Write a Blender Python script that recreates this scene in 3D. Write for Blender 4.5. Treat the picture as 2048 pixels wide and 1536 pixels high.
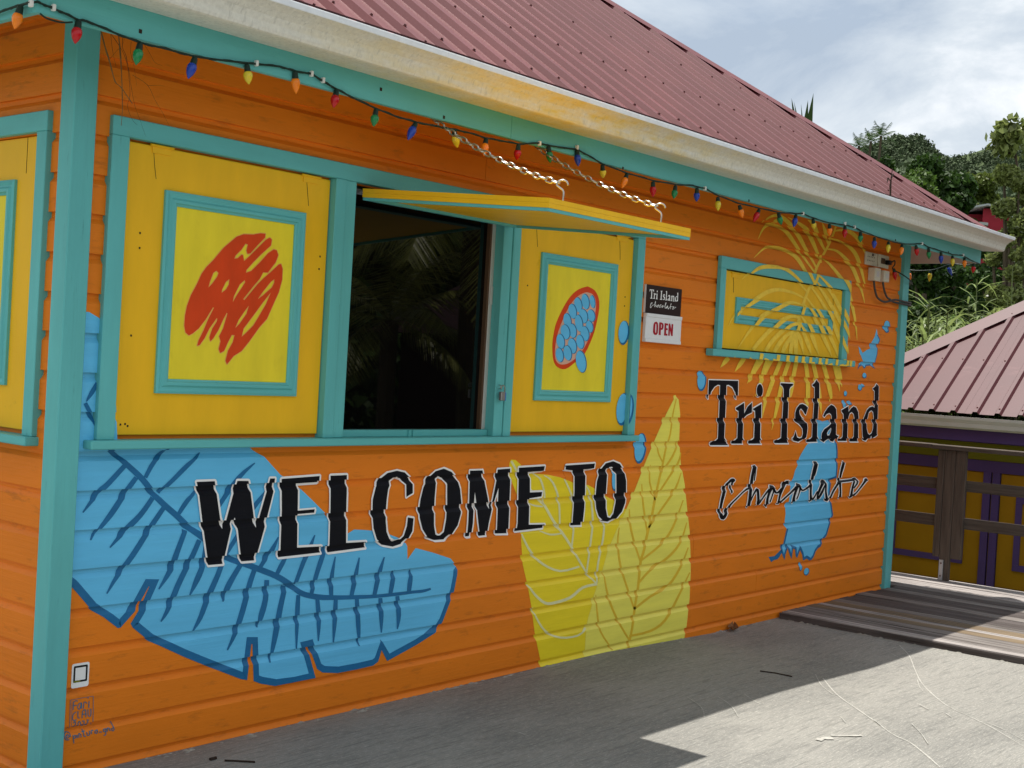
import bpy, bmesh, math, random
import numpy as np
from mathutils import Vector, Matrix
from mathutils.geometry import delaunay_2d_cdt
random.seed(7)
for o in list(bpy.data.objects): bpy.data.objects.remove(o)
S = bpy.context.scene
COL = S.collection
R = math.radians

# ------------------------------------------------------------------ camera, sky, sun, exposure
# world axes: x along the painted wall, y into the hut, z up; camera 4.36 m in front of the wall, eye 1.70 m
CAMR = np.array([[0.64169572, -0.7648136, 0.05733027], [0.02488979, -0.0539443, -0.9982337], [0.76655535, 0.64198923, -0.01557978]])
FPX = 2574.13
EYE = np.array([0.0, -4.36, 1.70])
cam = bpy.data.objects.new('camera', bpy.data.cameras.new('camera')); COL.objects.link(cam); S.camera = cam
cam.data.sensor_width = 36.0; cam.data.lens = 36.0 * FPX / 2048.0
cam.data.clip_start = 0.05; cam.data.clip_end = 6000
Mw = Matrix(((CAMR[0][0], -CAMR[1][0], -CAMR[2][0], EYE[0]), (CAMR[0][1], -CAMR[1][1], -CAMR[2][1], EYE[1]),
             (CAMR[0][2], -CAMR[1][2], -CAMR[2][2], EYE[2]), (0, 0, 0, 1)))
cam.matrix_world = Mw
S.render.resolution_x = 1024; S.render.resolution_y = 768
S.view_settings.view_transform = 'Standard'; S.view_settings.look = 'None'
S.view_settings.gamma = 1; S.view_settings.use_curve_mapping = False
S.view_settings.exposure = 1.02

SUN_DIR = Vector((0.25, 0.47, 2.95)).normalized()      # towards the sun
W = bpy.data.worlds.new('World'); S.world = W; W.use_nodes = True
wn = W.node_tree.nodes; wl = W.node_tree.links; wn.clear()
sky = wn.new('ShaderNodeTexSky'); sky.sky_type = 'NISHITA'; sky.sun_disc = False
sky.sun_elevation = math.asin(SUN_DIR.z); sky.sun_rotation = math.atan2(SUN_DIR.x, SUN_DIR.y)
skys = wn.new('ShaderNodeVectorMath'); skys.operation = 'SCALE'; skys.inputs['Scale'].default_value = 0.10
wl.new(sky.outputs[0], skys.inputs[0])
tc = wn.new('ShaderNodeTexCoord'); sep = wn.new('ShaderNodeSeparateXYZ'); wl.new(tc.outputs['Generated'], sep.inputs[0])
zz = wn.new('ShaderNodeMath'); zz.operation = 'MAXIMUM'; zz.inputs[1].default_value = 0.0; wl.new(sep.outputs[2], zz.inputs[0])
za = wn.new('ShaderNodeMath'); za.operation = 'ADD'; za.inputs[1].default_value = 0.22; wl.new(zz.outputs[0], za.inputs[0])
dv = wn.new('ShaderNodeVectorMath'); dv.operation = 'DIVIDE'; cb = wn.new('ShaderNodeCombineXYZ')
for i in range(3): wl.new(za.outputs[0], cb.inputs[i])
wl.new(tc.outputs['Generated'], dv.inputs[0]); wl.new(cb.outputs[0], dv.inputs[1])
n1 = wn.new('ShaderNodeTexNoise'); n1.inputs['Scale'].default_value = 1.55; n1.inputs['Detail'].default_value = 9; n1.inputs['Roughness'].default_value = 0.60
n1.inputs['Distortion'].default_value = 0.5
n2 = wn.new('ShaderNodeTexNoise'); n2.inputs['Scale'].default_value = 0.9; n2.inputs['Detail'].default_value = 4
wl.new(dv.outputs[0], n1.inputs['Vector']); wl.new(dv.outputs[0], n2.inputs['Vector'])
cr = wn.new('ShaderNodeValToRGB'); wl.new(n1.outputs[0], cr.inputs[0])
cr.color_ramp.elements[0].position = 0.34; cr.color_ramp.elements[0].color = (0.23, 0.275, 0.335, 1)
cr.color_ramp.elements[1].position = 0.66; cr.color_ramp.elements[1].color = (0.58, 0.585, 0.59, 1)
e = cr.color_ramp.elements.new(0.5); e.color = (0.36, 0.395, 0.43, 1)
mk = wn.new('ShaderNodeMapRange'); mk.inputs['From Min'].default_value = 0.2; mk.inputs['From Max'].default_value = 0.45; wl.new(n2.outputs[0], mk.inputs[0])
mk.inputs['To Min'].default_value = 0.82; mk.inputs['To Max'].default_value = 0.97
mx = wn.new('ShaderNodeMix'); mx.data_type = 'RGBA'
wl.new(mk.outputs[0], mx.inputs[0]); wl.new(skys.outputs[0], mx.inputs[6]); wl.new(cr.outputs[0], mx.inputs[7])
bg = wn.new('ShaderNodeBackground'); bg.inputs[1].default_value = 1.0
wl.new(mx.outputs[2], bg.inputs[0]); wo = wn.new('ShaderNodeOutputWorld'); wl.new(bg.outputs[0], wo.inputs[0])

sl = bpy.data.lights.new('sun', 'SUN'); sl.energy = 3.05; sl.angle = R(0.53); sl.color = (1.0, 0.955, 0.89)
so = bpy.data.objects.new('sun', sl); COL.objects.link(so); so.location = (0, 0, 30)
so.rotation_euler = (-SUN_DIR).to_track_quat('-Z', 'Y').to_euler()

# ------------------------------------------------------------------ helpers
def ray(u, v):
    return CAMR.T @ np.array([(u - 1024) / FPX, (v - 768) / FPX, 1.0])
def on_y(u, v, y=0.0):
    d = ray(u, v); return EYE + (y - EYE[1]) / d[1] * d
def on_x(u, v, x):
    d = ray(u, v); return EYE + (x - EYE[0]) / d[0] * d
def on_z(u, v, z=0.0):
    d = ray(u, v); return EYE + (z - EYE[2]) / d[2] * d
def at_dist(u, v, dist):
    d = ray(u, v); d = d / math.hypot(d[0], d[1]); return EYE + d * dist
def z4(ox, oy, sc, pts):
    return [(ox + p[0] / sc, oy + p[1] / sc) + tuple(p[2:]) for p in pts]

def tag(o, label=None, cat=None, group=None, kind=None):
    if label: o['label'] = label
    if cat: o['category'] = cat
    if group: o['group'] = group
    if kind: o['kind'] = kind
    return o
def empty(name, loc=(0, 0, 0)):
    o = bpy.data.objects.new(name, None); COL.objects.link(o); o.location = loc; o.empty_display_size = 0.1
    bpy.context.view_layer.update() if False else None
    return o
def world_loc(o):
    v = Vector(o.location)
    while o.parent: o = o.parent; v += Vector(o.location)
    return v
def link(name, me, mats=None, parent=None, loc=None):
    o = bpy.data.objects.new(name, me); COL.objects.link(o)
    if mats is not None and not me.materials:
        for m in (mats if isinstance(mats, (list, tuple)) else [mats]): me.materials.append(m)
    if parent is not None:
        o.parent = parent
        base = world_loc(parent)
        o.location = (Vector(loc) if loc is not None else Vector((0, 0, 0))) - base
    elif loc is not None: o.location = loc
    return o
class MB:
    """collects faces in world coordinates"""
    def __init__(s): s.v = []; s.f = []; s.mi = []
    def face(s, pts, mi=0):
        b = len(s.v); s.v += [tuple(p) for p in pts]; s.f.append(tuple(range(b, b + len(pts)))); s.mi.append(mi)
    def mesh(s, verts, faces, mi=0):
        b = len(s.v); s.v += [tuple(p) for p in verts]; s.f += [tuple(b + i for i in f) for f in faces]; s.mi += [mi] * len(faces)
    def box(s, x0, x1, y0, y1, z0, z1, mi=0, bev=0.0):
        if x0 > x1: x0, x1 = x1, x0
        if y0 > y1: y0, y1 = y1, y0
        if z0 > z1: z0, z1 = z1, z0
        if bev <= 0:
            vs = [(x, y, z) for x in (x0, x1) for y in (y0, y1) for z in (z0, z1)]
            s.mesh(vs, [(0, 1, 3, 2), (4, 6, 7, 5), (0, 4, 5, 1), (2, 3, 7, 6), (0, 2, 6, 4), (1, 5, 7, 3)], mi); return
        bm = bmesh.new(); bmesh.ops.create_cube(bm, size=1)
        for v in bm.verts: v.co = Vector(((x0 + x1) / 2 + v.co.x * (x1 - x0), (y0 + y1) / 2 + v.co.y * (y1 - y0), (z0 + z1) / 2 + v.co.z * (z1 - z0)))
        bmesh.ops.bevel(bm, geom=bm.edges[:], offset=min(bev, 0.3 * min(x1 - x0, y1 - y0, z1 - z0)), segments=1, affect='EDGES')
        bm.verts.index_update(); s.mesh([v.co[:] for v in bm.verts], [[v.index for v in f.verts] for f in bm.faces], mi); bm.free()
    def tube(s, pts, rad, n=6, mi=0, cap=True):
        pts = [Vector(p) for p in pts]; rads = rad if isinstance(rad, (list, tuple)) else [rad] * len(pts)
        b = len(s.v); prev = None
        for i, p in enumerate(pts):
            t = (pts[min(i + 1, len(pts) - 1)] - pts[max(i - 1, 0)]).normalized()
            if prev is None:
                a = t.orthogonal().normalized()
            else:
                a = (prev - t * prev.dot(t)).normalized()
            prev = a; c = t.cross(a)
            for k in range(n):
                an = 2 * math.pi * k / n; s.v.append(tuple(p + (a * math.cos(an) + c * math.sin(an)) * rads[i]))
        for i in range(len(pts) - 1):
            for k in range(n):
                s.f.append((b + i * n + k, b + i * n + (k + 1) % n, b + (i + 1) * n + (k + 1) % n, b + (i + 1) * n + k)); s.mi.append(mi)
        if cap:
            s.f.append(tuple(b + k for k in range(n))[::-1]); s.mi.append(mi)
            s.f.append(tuple(b + (len(pts) - 1) * n + k for k in range(n))); s.mi.append(mi)
    def lathe(s, c, axis, prof, n=10, mi=0):
        """prof: (dist along axis, radius)"""
        c = Vector(c); t = Vector(axis).normalized()
        s.tube([c + t * p[0] for p in prof], [max(p[1], 1e-4) for p in prof], n, mi)
    def extrude(s, prof, p0, p1, mapf, mi=0, closed=True):
        """prof list of (a,b); mapf(t,a,b)->xyz for t in p0,p1"""
        n = len(prof); b = len(s.v)
        for t in (p0, p1):
            for a, c in prof: s.v.append(tuple(mapf(t, a, c)))
        rng = n if closed else n - 1
        for i in range(rng):
            j = (i + 1) % n; s.f.append((b + i, b + j, b + n + j, b + n + i)); s.mi.append(mi)
        if closed:
            s.f.append(tuple(b + i for i in range(n))[::-1]); s.mi.append(mi); s.f.append(tuple(b + n + i for i in range(n))); s.mi.append(mi)
    def build(s, name, mats, parent=None, origin=None, smooth=False):
        me = bpy.data.meshes.new(name)
        org = Vector(origin) if origin is not None else None
        vs = s.v
        if org is None:
            a = np.array(vs); org = Vector((a.min(0) + a.max(0)) / 2); org.z = float(a[:, 2].min())
        vs = [(v[0] - org.x, v[1] - org.y, v[2] - org.z) for v in vs]
        me.from_pydata(vs, [], s.f); me.update()
        for m in (mats if isinstance(mats, (list, tuple)) else [mats]): me.materials.append(m)
        if any(s.mi): me.polygons.foreach_set('material_index', s.mi)
        if smooth: me.polygons.foreach_set('use_smooth', [True] * len(me.polygons))
        return link(name, me, None, parent, org)

# ------------------------------------------------------------------ materials
def srgb(r, g, b):
    f = lambda c: (c / 255) / 12.92 if c / 255 <= 0.04045 else ((c / 255 + 0.055) / 1.055) ** 2.4
    return (f(r), f(g), f(b), 1)
def mat(name, col, rough=0.6, var=0.12, vscale=(3, 3, 3), bump=0.0, bscale=(40, 40, 40), detail=5, spec=0.25, metal=0.0,
        dark=None, dark_amt=0.0, dark_scale=(6, 6, 6), trans=0.0, dark_lo=0.55, dark_hi=0.75):
    m = bpy.data.materials.new(name); m.use_nodes = True; nt = m.node_tree; N = nt.nodes; L = nt.links
    p = N['Principled BSDF']; p.inputs['Roughness'].default_value = rough; p.inputs['Metallic'].default_value = metal
    p.inputs['Specular IOR Level'].default_value = spec
    g = N.new('ShaderNodeNewGeometry')
    def noise(sc, det=detail, r=0.6):
        mp = N.new('ShaderNodeVectorMath'); mp.operation = 'MULTIPLY'; mp.inputs[1].default_value = sc; L.new(g.outputs['Position'], mp.inputs[0])
        n = N.new('ShaderNodeTexNoise'); n.inputs['Scale'].default_value = 1; n.inputs['Detail'].default_value = det; n.inputs['Roughness'].default_value = r
        L.new(mp.outputs[0], n.inputs['Vector']); return n
    a = noise(vscale)
    rmp = N.new('ShaderNodeMapRange'); rmp.inputs['From Min'].default_value = 0.25; rmp.inputs['From Max'].default_value = 0.75
    rmp.inputs['To Min'].default_value = 1 - var; rmp.inputs['To Max'].default_value = 1 + var; L.new(a.outputs[0], rmp.inputs[0])
    sc = N.new('ShaderNodeVectorMath'); sc.operation = 'SCALE'; sc.inputs[0].default_value = col[:3]; L.new(rmp.outputs[0], sc.inputs['Scale'])
    out = sc.outputs[0]
    if dark is not None:
        d = noise(dark_scale, 6, 0.65); dr = N.new('ShaderNodeMapRange'); dr.inputs['From Min'].default_value = dark_lo; dr.inputs['From Max'].default_value = dark_hi
        dr.inputs['To Max'].default_value = dark_amt; L.new(d.outputs[0], dr.inputs[0])
        mxx = N.new('ShaderNodeMix'); mxx.data_type = 'RGBA'; L.new(dr.outputs[0], mxx.inputs[0]); L.new(out, mxx.inputs[6]); mxx.inputs[7].default_value = dark
        out = mxx.outputs[2]
    L.new(out, p.inputs['Base Color'])
    if bump > 0:
        b = noise(bscale, 6, 0.6); bn = N.new('ShaderNodeBump'); bn.inputs['Strength'].default_value = 1.0; bn.inputs['Distance'].default_value = bump
        L.new(b.outputs[0], bn.inputs['Height']); L.new(bn.outputs[0], p.inputs['Normal'])
    if trans > 0:
        p.inputs['Transmission Weight'].default_value = trans

    return m
GR = (2.5, 9, 90)      # grain along x
GRY = (60, 2.0, 90)    # grain along y
GRZ = (90, 60, 2.5)    # grain along z
WALLDIRT = dict(dark=srgb(95, 55, 30), dark_amt=0.5, dark_scale=(6, 6, 26), dark_lo=0.56, dark_hi=0.80)
M = {}
M['orange'] = mat('orange_paint', (0.82, 0.215, 0.012), 0.5, 0.09, (1.3, 3, 5), 0.0016, GR, spec=0.2, **WALLDIRT)
M['orange_y'] = mat('orange_paint_side', (0.82, 0.215, 0.012), 0.5, 0.10, (3, 1.3, 5), 0.0018, (9, 2.5, 90), spec=0.2, **WALLDIRT)
M['teal'] = mat('teal_paint', (0.125, 0.48, 0.475), 0.45, 0.10, (1.5, 3, 9), 0.0011, GR, dark=srgb(30, 80, 80), dark_amt=0.5, dark_scale=(14, 14, 50), dark_lo=0.64, dark_hi=0.82)
M['teal_v'] = mat('teal_paint_upright', (0.125, 0.48, 0.475), 0.45, 0.10, (9, 9, 1.5), 0.0014, GRZ, dark=srgb(30, 80, 80), dark_amt=0.6, dark_scale=(60, 40, 5), dark_lo=0.64, dark_hi=0.8)
M['yellow'] = mat('yellow_paint', (0.90, 0.50, 0.012), 0.5, 0.08, (7, 3, 1.6), 0.0007, GRZ, dark=srgb(130, 90, 20), dark_amt=0.5, dark_scale=(7, 7, 9), dark_lo=0.66, dark_hi=0.85)
M['lemon'] = mat('lemon_paint', (0.88, 0.70, 0.03), 0.5, 0.10, (9, 3, 2), 0.0007, (120, 60, 30), dark=srgb(170, 140, 30), dark_amt=0.35, dark_scale=(10, 5, 5), dark_lo=0.55, dark_hi=0.85)
M['blue'] = mat('sky_blue_paint', (0.13, 0.54, 0.86), 0.42, 0.10, (1.5, 3, 14), 0.0013, GR)
M['navy'] = mat('deep_blue_paint', (0.014, 0.15, 0.34), 0.42, 0.14, (3, 3, 14), 0.0013, GR)
M['gold'] = mat('golden_leaf_paint', (0.90, 0.70, 0.02), 0.42, 0.09, (2, 3, 14), 0.0013, GR)
M['pale'] = mat('pale_yellow_paint', (0.90, 0.80, 0.12), 0.42, 0.10, (2, 3, 14), 0.0013, GR)
M['goldline'] = mat('ochre_line_paint', (0.78, 0.50, 0.03), 0.42, 0.12, (8, 3, 14), 0.0013, GR)
M['creamline'] = mat('cream_line_paint', (0.78, 0.76, 0.40), 0.42, 0.10, (8, 3, 14), 0.0013, GR)
M['frond'] = mat('frond_yellow_paint', (0.95, 0.64, 0.06), 0.42, 0.14, (18, 3, 18), 0.0013, GR)
M['black'] = mat('black_letter_paint', (0.004, 0.005, 0.009), 0.45, 0.2, (8, 3, 30), 0.0013, GR, spec=0.14)
M['white'] = mat('white_line_paint', (0.90, 0.89, 0.86), 0.42, 0.04, (8, 3, 20), 0.0008, GR)
M['redpaint'] = mat('red_pod_paint', (0.72, 0.060, 0.006), 0.5, 0.12, (9, 3, 4), 0.0007, GRZ)
M['pink'] = mat('pink_paint', (0.72, 0.42, 0.30), 0.5)
M['signature'] = mat('signature_paint', (0.05, 0.16, 0.26), 0.5, 0.3, (60, 3, 60))
M['greypaint'] = mat('pale_soffit_paint', (0.60, 0.50, 0.46), 0.6, 0.06)
M['blackgap'] = mat('dark_gap', (0.004, 0.004, 0.004), 0.9, 0)  # near-black, stands in for shade in gaps and unlit openings
M['alu'] = mat('aluminium', (0.62, 0.60, 0.57), 0.45, 0.05, metal=0.4)
M['brownframe'] = mat('brown_frame', (0.10, 0.055, 0.03), 0.5)
M['steel'] = mat('chain_steel', (0.50, 0.48, 0.43), 0.33, 0.1, (60, 60, 60), metal=1.0)
M['brass'] = mat('lock_metal', (0.35, 0.34, 0.33), 0.4, 0.1, metal=0.7)
M['lockblue'] = mat('lock_blue', (0.05, 0.2, 0.55), 0.4)
M['redroof'] = mat('red_roof_sheet', (0.130, 0.028, 0.030), 0.5, 0.10, (1.5, 1.5, 1.5), 0.0004, (150, 150, 150), spec=0.35,
                   dark=srgb(150, 88, 86), dark_amt=0.30, dark_scale=(2.5, 1.0, 1.0), dark_lo=0.5, dark_hi=0.8)
M['darkred'] = mat('deep_dark_red', (0.030, 0.008, 0.010), 0.6)
M['redroof2'] = mat('red_roof_sheet_deep', (0.075, 0.012, 0.015), 0.5, 0.14, (1.5, 1.5, 1.5), 0.0004, (150, 150, 150), spec=0.35, dark=(0.24, 0.10, 0.10, 1), dark_amt=0.4, dark_scale=(3, 3, 9), dark_lo=0.6, dark_hi=0.85)
M['screw'] = mat('screw_head', (0.10, 0.03, 0.03), 0.5, 0.2, (60, 60, 60), metal=0.2)
M['cable'] = mat('dark_green_cable', (0.010, 0.030, 0.022), 0.5)
M['conduit'] = mat('grey_conduit', (0.07, 0.065, 0.06), 0.5)
M['plug'] = mat('black_plug', (0.008, 0.008, 0.008), 0.4)
M['clip'] = mat('white_clip', (0.8, 0.8, 0.78), 0.4)
M['cream'] = mat('cream_plastic', (0.66, 0.60, 0.47), 0.5, 0.08, (30, 30, 30), dark=srgb(90, 70, 50), dark_amt=0.5, dark_scale=(30, 30, 30), dark_lo=0.6, dark_hi=0.8)
M['socket_grey'] = mat('socket_dark', (0.05, 0.035, 0.03), 0.5)
M['plaque'] = mat('dark_brown_plaque', (0.018, 0.008, 0.006), 0.35, 0.1)
M['signwhite'] = mat('sign_white', (0.82, 0.82, 0.82), 0.35, 0.03, (30, 30, 30))
M['openred'] = mat('open_red', (0.42, 0.004, 0.02), 0.4)
M['sticker'] = mat('sticker_white', (0.84, 0.84, 0.82), 0.35)
M['dryleaf'] = mat('dry_brown', (0.22, 0.10, 0.04), 0.8, 0.3, (60, 60, 60))
M['drystem'] = mat('dry_stem', (0.16, 0.10, 0.035), 0.8, 0.35, (60, 60, 20))
M['twig'] = mat('dark_twig', (0.03, 0.018, 0.012), 0.85, 0.2)
def bulbmat(name, c):
    m = mat(name, c, 0.22, 0.1, (40, 40, 40), spec=0.4)
    m.node_tree.nodes['Principled BSDF'].inputs['Coat Weight'].default_value = 0.15
    return m
BULB = {'red': bulbmat('red_bulb', (0.50, 0.003, 0.010, 1)), 'green': bulbmat('green_bulb', (0.01, 0.22, 0.07, 1)), 'blue': bulbmat('blue_bulb', (0.012, 0.05, 0.38, 1)),
        'yellow': bulbmat('yellow_bulb', (0.72, 0.55, 0.03, 1)), 'orange': bulbmat('orange_bulb', (0.95, 0.24, 0.01, 1))}
# glass pane: dark, mirror-like
M['glass'] = mat('dark_glass', (0.002, 0.002, 0.002), 0.015, 0, spec=0.5)
# gutter: off-white, mottled, with a yellow algae stain over part of its length and vertical run marks
def gutter_mat():
    m = mat('gutter_enamel', (0.74, 0.73, 0.66), 0.5, 0.12, (60, 60, 60), 0.0008, (160, 160, 60)); nt = m.node_tree; N = nt.nodes; L = nt.links
    p = N['Principled BSDF']; src = p.inputs['Base Color'].links[0].from_socket
    g = N.new('ShaderNodeNewGeometry'); s = N.new('ShaderNodeSeparateXYZ'); L.new(g.outputs['Position'], s.inputs[0])
    a = N.new('ShaderNodeMath'); a.operation = 'SUBTRACT'; a.inputs[1].default_value = 4.85; L.new(s.outputs[0], a.inputs[0])
    b = N.new('ShaderNodeMath'); b.operation = 'ABSOLUTE'; L.new(a.outputs[0], b.inputs[0])
    mr = N.new('ShaderNodeMapRange'); mr.inputs['From Min'].default_value = 1.9; mr.inputs['From Max'].default_value = 0.2; L.new(b.outputs[0], mr.inputs[0])
    mp = N.new('ShaderNodeVectorMath'); mp.operation = 'MULTIPLY'; mp.inputs[1].default_value = (9, 9, 40); L.new(g.outputs['Position'], mp.inputs[0])
    n = N.new('ShaderNodeTexNoise'); n.inputs['Scale'].default_value = 1; n.inputs['Detail'].default_value = 8; L.new(mp.outputs[0], n.inputs['Vector'])
    nr = N.new('ShaderNodeMapRange'); nr.inputs['From Min'].default_value = 0.30; nr.inputs['From Max'].default_value = 0.72; L.new(n.outputs[0], nr.inputs[0])
    mu = N.new('ShaderNodeMath'); mu.operation = 'MULTIPLY'; L.new(mr.outputs[0], mu.inputs[0]); L.new(nr.outputs[0], mu.inputs[1])
    mm = N.new('ShaderNodeMix'); mm.data_type = 'RGBA'; L.new(mu.outputs[0], mm.inputs[0]); L.new(src, mm.inputs[6]); mm.inputs[7].default_value = (0.78, 0.60, 0.16, 1)
    mp2 = N.new('ShaderNodeVectorMath'); mp2.operation = 'MULTIPLY'; mp2.inputs[1].default_value = (75, 75, 5); L.new(g.outputs['Position'], mp2.inputs[0])
    n2 = N.new('ShaderNodeTexNoise'); n2.inputs['Scale'].default_value = 1; n2.inputs['Detail'].default_value = 6; L.new(mp2.outputs[0], n2.inputs['Vector'])
    r2 = N.new('ShaderNodeMapRange'); r2.inputs['From Min'].default_value = 0.56; r2.inputs['From Max'].default_value = 0.8; r2.inputs['To Max'].default_value = 0.55; L.new(n2.outputs[0], r2.inputs[0])
    m3 = N.new('ShaderNodeMix'); m3.data_type = 'RGBA'; L.new(r2.outputs[0], m3.inputs[0]); L.new(mm.outputs[2], m3.inputs[6]); m3.inputs[7].default_value = (0.34, 0.34, 0.30, 1)
    L.new(m3.outputs[2], p.inputs['Base Color']); return m
M['gutter'] = gutter_mat()
M['gutterlip'] = mat('gutter_lip_enamel', (0.78, 0.80, 0.82), 0.4, 0.08, (20, 20, 20), spec=0.4, dark=(0.4, 0.4, 0.38, 1), dark_amt=0.5, dark_scale=(14, 14, 14), dark_lo=0.58, dark_hi=0.75)
# concrete: brushed along x, damp blotches, chalky specks
def concrete_mat():
    m = mat('brushed_concrete', (0.245, 0.238, 0.215), 0.9, 0.14, (0.5, 1.2, 1), 0.0022, (10, 190, 40), detail=8, spec=0.15,
            dark=(0.150, 0.150, 0.140, 1), dark_amt=0.42, dark_scale=(0.55, 1.5, 1), dark_lo=0.48, dark_hi=0.58)
    nt = m.node_tree; N = nt.nodes; L = nt.links; p = N['Principled BSDF']; src = p.inputs['Base Color'].links[0].from_socket
    g = N.new('ShaderNodeNewGeometry')
    def nz(sc, lo, hi, amt):
        mp = N.new('ShaderNodeVectorMath'); mp.operation = 'MULTIPLY'; mp.inputs[1].default_value = sc; L.new(g.outputs['Position'], mp.inputs[0])
        n = N.new('ShaderNodeTexNoise'); n.inputs['Scale'].default_value = 1; n.inputs['Detail'].default_value = 5; n.inputs['Roughness'].default_value = 0.7; L.new(mp.outputs[0], n.inputs['Vector'])
        r = N.new('ShaderNodeMapRange'); r.inputs['From Min'].default_value = lo; r.inputs['From Max'].default_value = hi; r.inputs['To Max'].default_value = amt; L.new(n.outputs[0], r.inputs[0]); return r
    for sc, lo, hi, amt, c in (((22, 240, 1), 0.52, 0.66, 0.65, (0.50, 0.48, 0.42, 1)), ((4, 60, 1), 0.50, 0.64, 0.6, (0.13, 0.13, 0.12, 1)), ((90, 160, 1), 0.60, 0.68, 0.7, (0.62, 0.60, 0.54, 1)), ((70, 70, 1), 0.66, 0.72, 0.6, (0.08, 0.08, 0.075, 1))):
        r = nz(sc, lo, hi, amt); mm = N.new('ShaderNodeMix'); mm.data_type = 'RGBA'; L.new(r.outputs[0], mm.inputs[0]); L.new(src, mm.inputs[6]); mm.inputs[7].default_value = c; src = mm.outputs[2]
    L.new(src, p.inputs['Base Color']); return m
M['concrete'] = concrete_mat()
M['scratch'] = mat('chalky_scratch', (0.40, 0.39, 0.35), 0.9, 0.25, (50, 50, 50))
M['rubble'] = mat('rough_mortar', (0.30, 0.29, 0.25), 0.95, 0.3, (30, 30, 30), 0.006, (60, 60, 60))
M['soil'] = mat('grassy_soil', (0.07, 0.08, 0.035), 0.95, 0.3, (1, 1, 1), 0.02, (5, 5, 5))
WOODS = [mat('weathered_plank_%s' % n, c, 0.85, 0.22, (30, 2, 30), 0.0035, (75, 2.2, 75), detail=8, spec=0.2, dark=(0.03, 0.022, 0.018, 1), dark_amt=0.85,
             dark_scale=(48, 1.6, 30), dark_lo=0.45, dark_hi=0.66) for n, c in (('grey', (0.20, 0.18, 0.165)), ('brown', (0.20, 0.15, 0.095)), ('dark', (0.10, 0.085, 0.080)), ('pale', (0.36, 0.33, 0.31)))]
M['railwood'] = mat('weathered_rail', (0.095, 0.075, 0.060), 0.85, 0.25, (4, 2, 30), 0.003, (60, 2, 80), detail=8, spec=0.2, dark=(0.03, 0.022, 0.018, 1), dark_amt=0.7, dark_scale=(20, 3, 60), dark_lo=0.5, dark_hi=0.72)
M['postwood'] = mat('weathered_post', (0.105, 0.080, 0.062), 0.85, 0.25, (30, 30, 2), 0.003, (80, 80, 2.5), detail=8, spec=0.2, dark=(0.03, 0.022, 0.018, 1), dark_amt=0.7, dark_scale=(60, 60, 3), dark_lo=0.5, dark_hi=0.72)
M['galv'] = mat('galvanised_bracket', (0.5, 0.5, 0.5), 0.5, 0.1, metal=0.5)
M['purple'] = mat('purple_paint', (0.085, 0.050, 0.17), 0.5, 0.08)
M['mustard'] = mat('mustard_paint', (0.36, 0.18, 0.003), 0.5, 0.10)
M['olive'] = mat('olive_paint', (0.20, 0.20, 0.012), 0.5, 0.08)
M['whitegutter'] = mat('pale_gutter', (0.62, 0.60, 0.55), 0.5, 0.08)
M['crimson'] = mat('crimson_render', (0.42, 0.03, 0.05), 0.7, 0.1)
M['greyroof'] = mat('grey_roof_edge', (0.55, 0.56, 0.55), 0.6, 0.1)
M['bark'] = mat('bark', (0.10, 0.075, 0.05), 0.9, 0.3, (8, 8, 3), 0.01, (20, 20, 5))
def leafmat(name, c, var=0.45, rough=0.5, tr=0.3):
    m = bpy.data.materials.new(name); m.use_nodes = True; nt = m.node_tree; N = nt.nodes; L = nt.links; p = N['Principled BSDF']
    p.inputs['Roughness'].default_value = rough; p.inputs['Specular IOR Level'].default_value = 0.22
    g = N.new('ShaderNodeNewGeometry'); mp = N.new('ShaderNodeVectorMath'); mp.operation = 'SCALE'; mp.inputs['Scale'].default_value = 1.7; L.new(g.outputs['Position'], mp.inputs[0])
    n = N.new('ShaderNodeTexNoise'); n.inputs['Scale'].default_value = 1; n.inputs['Detail'].default_value = 4; L.new(mp.outputs[0], n.inputs['Vector'])
    ad = N.new('ShaderNodeMath'); ad.operation = 'ADD'; L.new(n.outputs[0], ad.inputs[0]); L.new(g.outputs['Random Per Island'], ad.inputs[1])
    r = N.new('ShaderNodeMapRange'); r.inputs['From Min'].default_value = 0.35; r.inputs['From Max'].default_value = 1.4; r.inputs['To Min'].default_value = 1 - var; r.inputs['To Max'].default_value = 1 + 1.2 * var; L.new(ad.outputs[0], r.inputs[0])
    sc = N.new('ShaderNodeVectorMath'); sc.operation = 'SCALE'; sc.inputs[0].default_value = c; L.new(r.outputs[0], sc.inputs['Scale']); L.new(sc.outputs[0], p.inputs['Base Color'])
    t = N.new('ShaderNodeBsdfTranslucent'); L.new(sc.outputs[0], t.inputs[0]); mi = N.new('ShaderNodeMixShader'); mi.inputs[0].default_value = tr
    L.new(p.outputs[0], mi.inputs[1]); L.new(t.outputs[0], mi.inputs[2]); L.new(mi.outputs[0], N['Material Output'].inputs[0]); return m
M['leaf_dark'] = leafmat('dark_green_leaves', (0.030, 0.062, 0.011), 0.6)
M['leaf_mid'] = leafmat('mid_green_leaves', (0.060, 0.108, 0.016), 0.6)
M['leaf_olive'] = leafmat('olive_leaves', (0.095, 0.125, 0.022), 0.5)
M['leaf_pale'] = leafmat('glossy_pale_leaves', (0.17, 0.20, 0.06), 0.7, 0.25)
M['leaf_bright'] = leafmat('bright_green_leaves', (0.13, 0.21, 0.04))
M['cane'] = leafmat('cane_blades', (0.17, 0.22, 0.07), 0.5, 0.35, 0.4)
M['forest'] = leafmat('far_forest', (0.060, 0.085, 0.040), 0.4, 0.8, 0.1)
M['palmleaf'] = leafmat('palm_leaflets', (0.22, 0.23, 0.06), 0.4, 0.35, 0.3)
M['hillground'] = mat('hill_ground', (0.06, 0.085, 0.035), 0.95, 0.35, (0.05, 0.05, 0.05))

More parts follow.
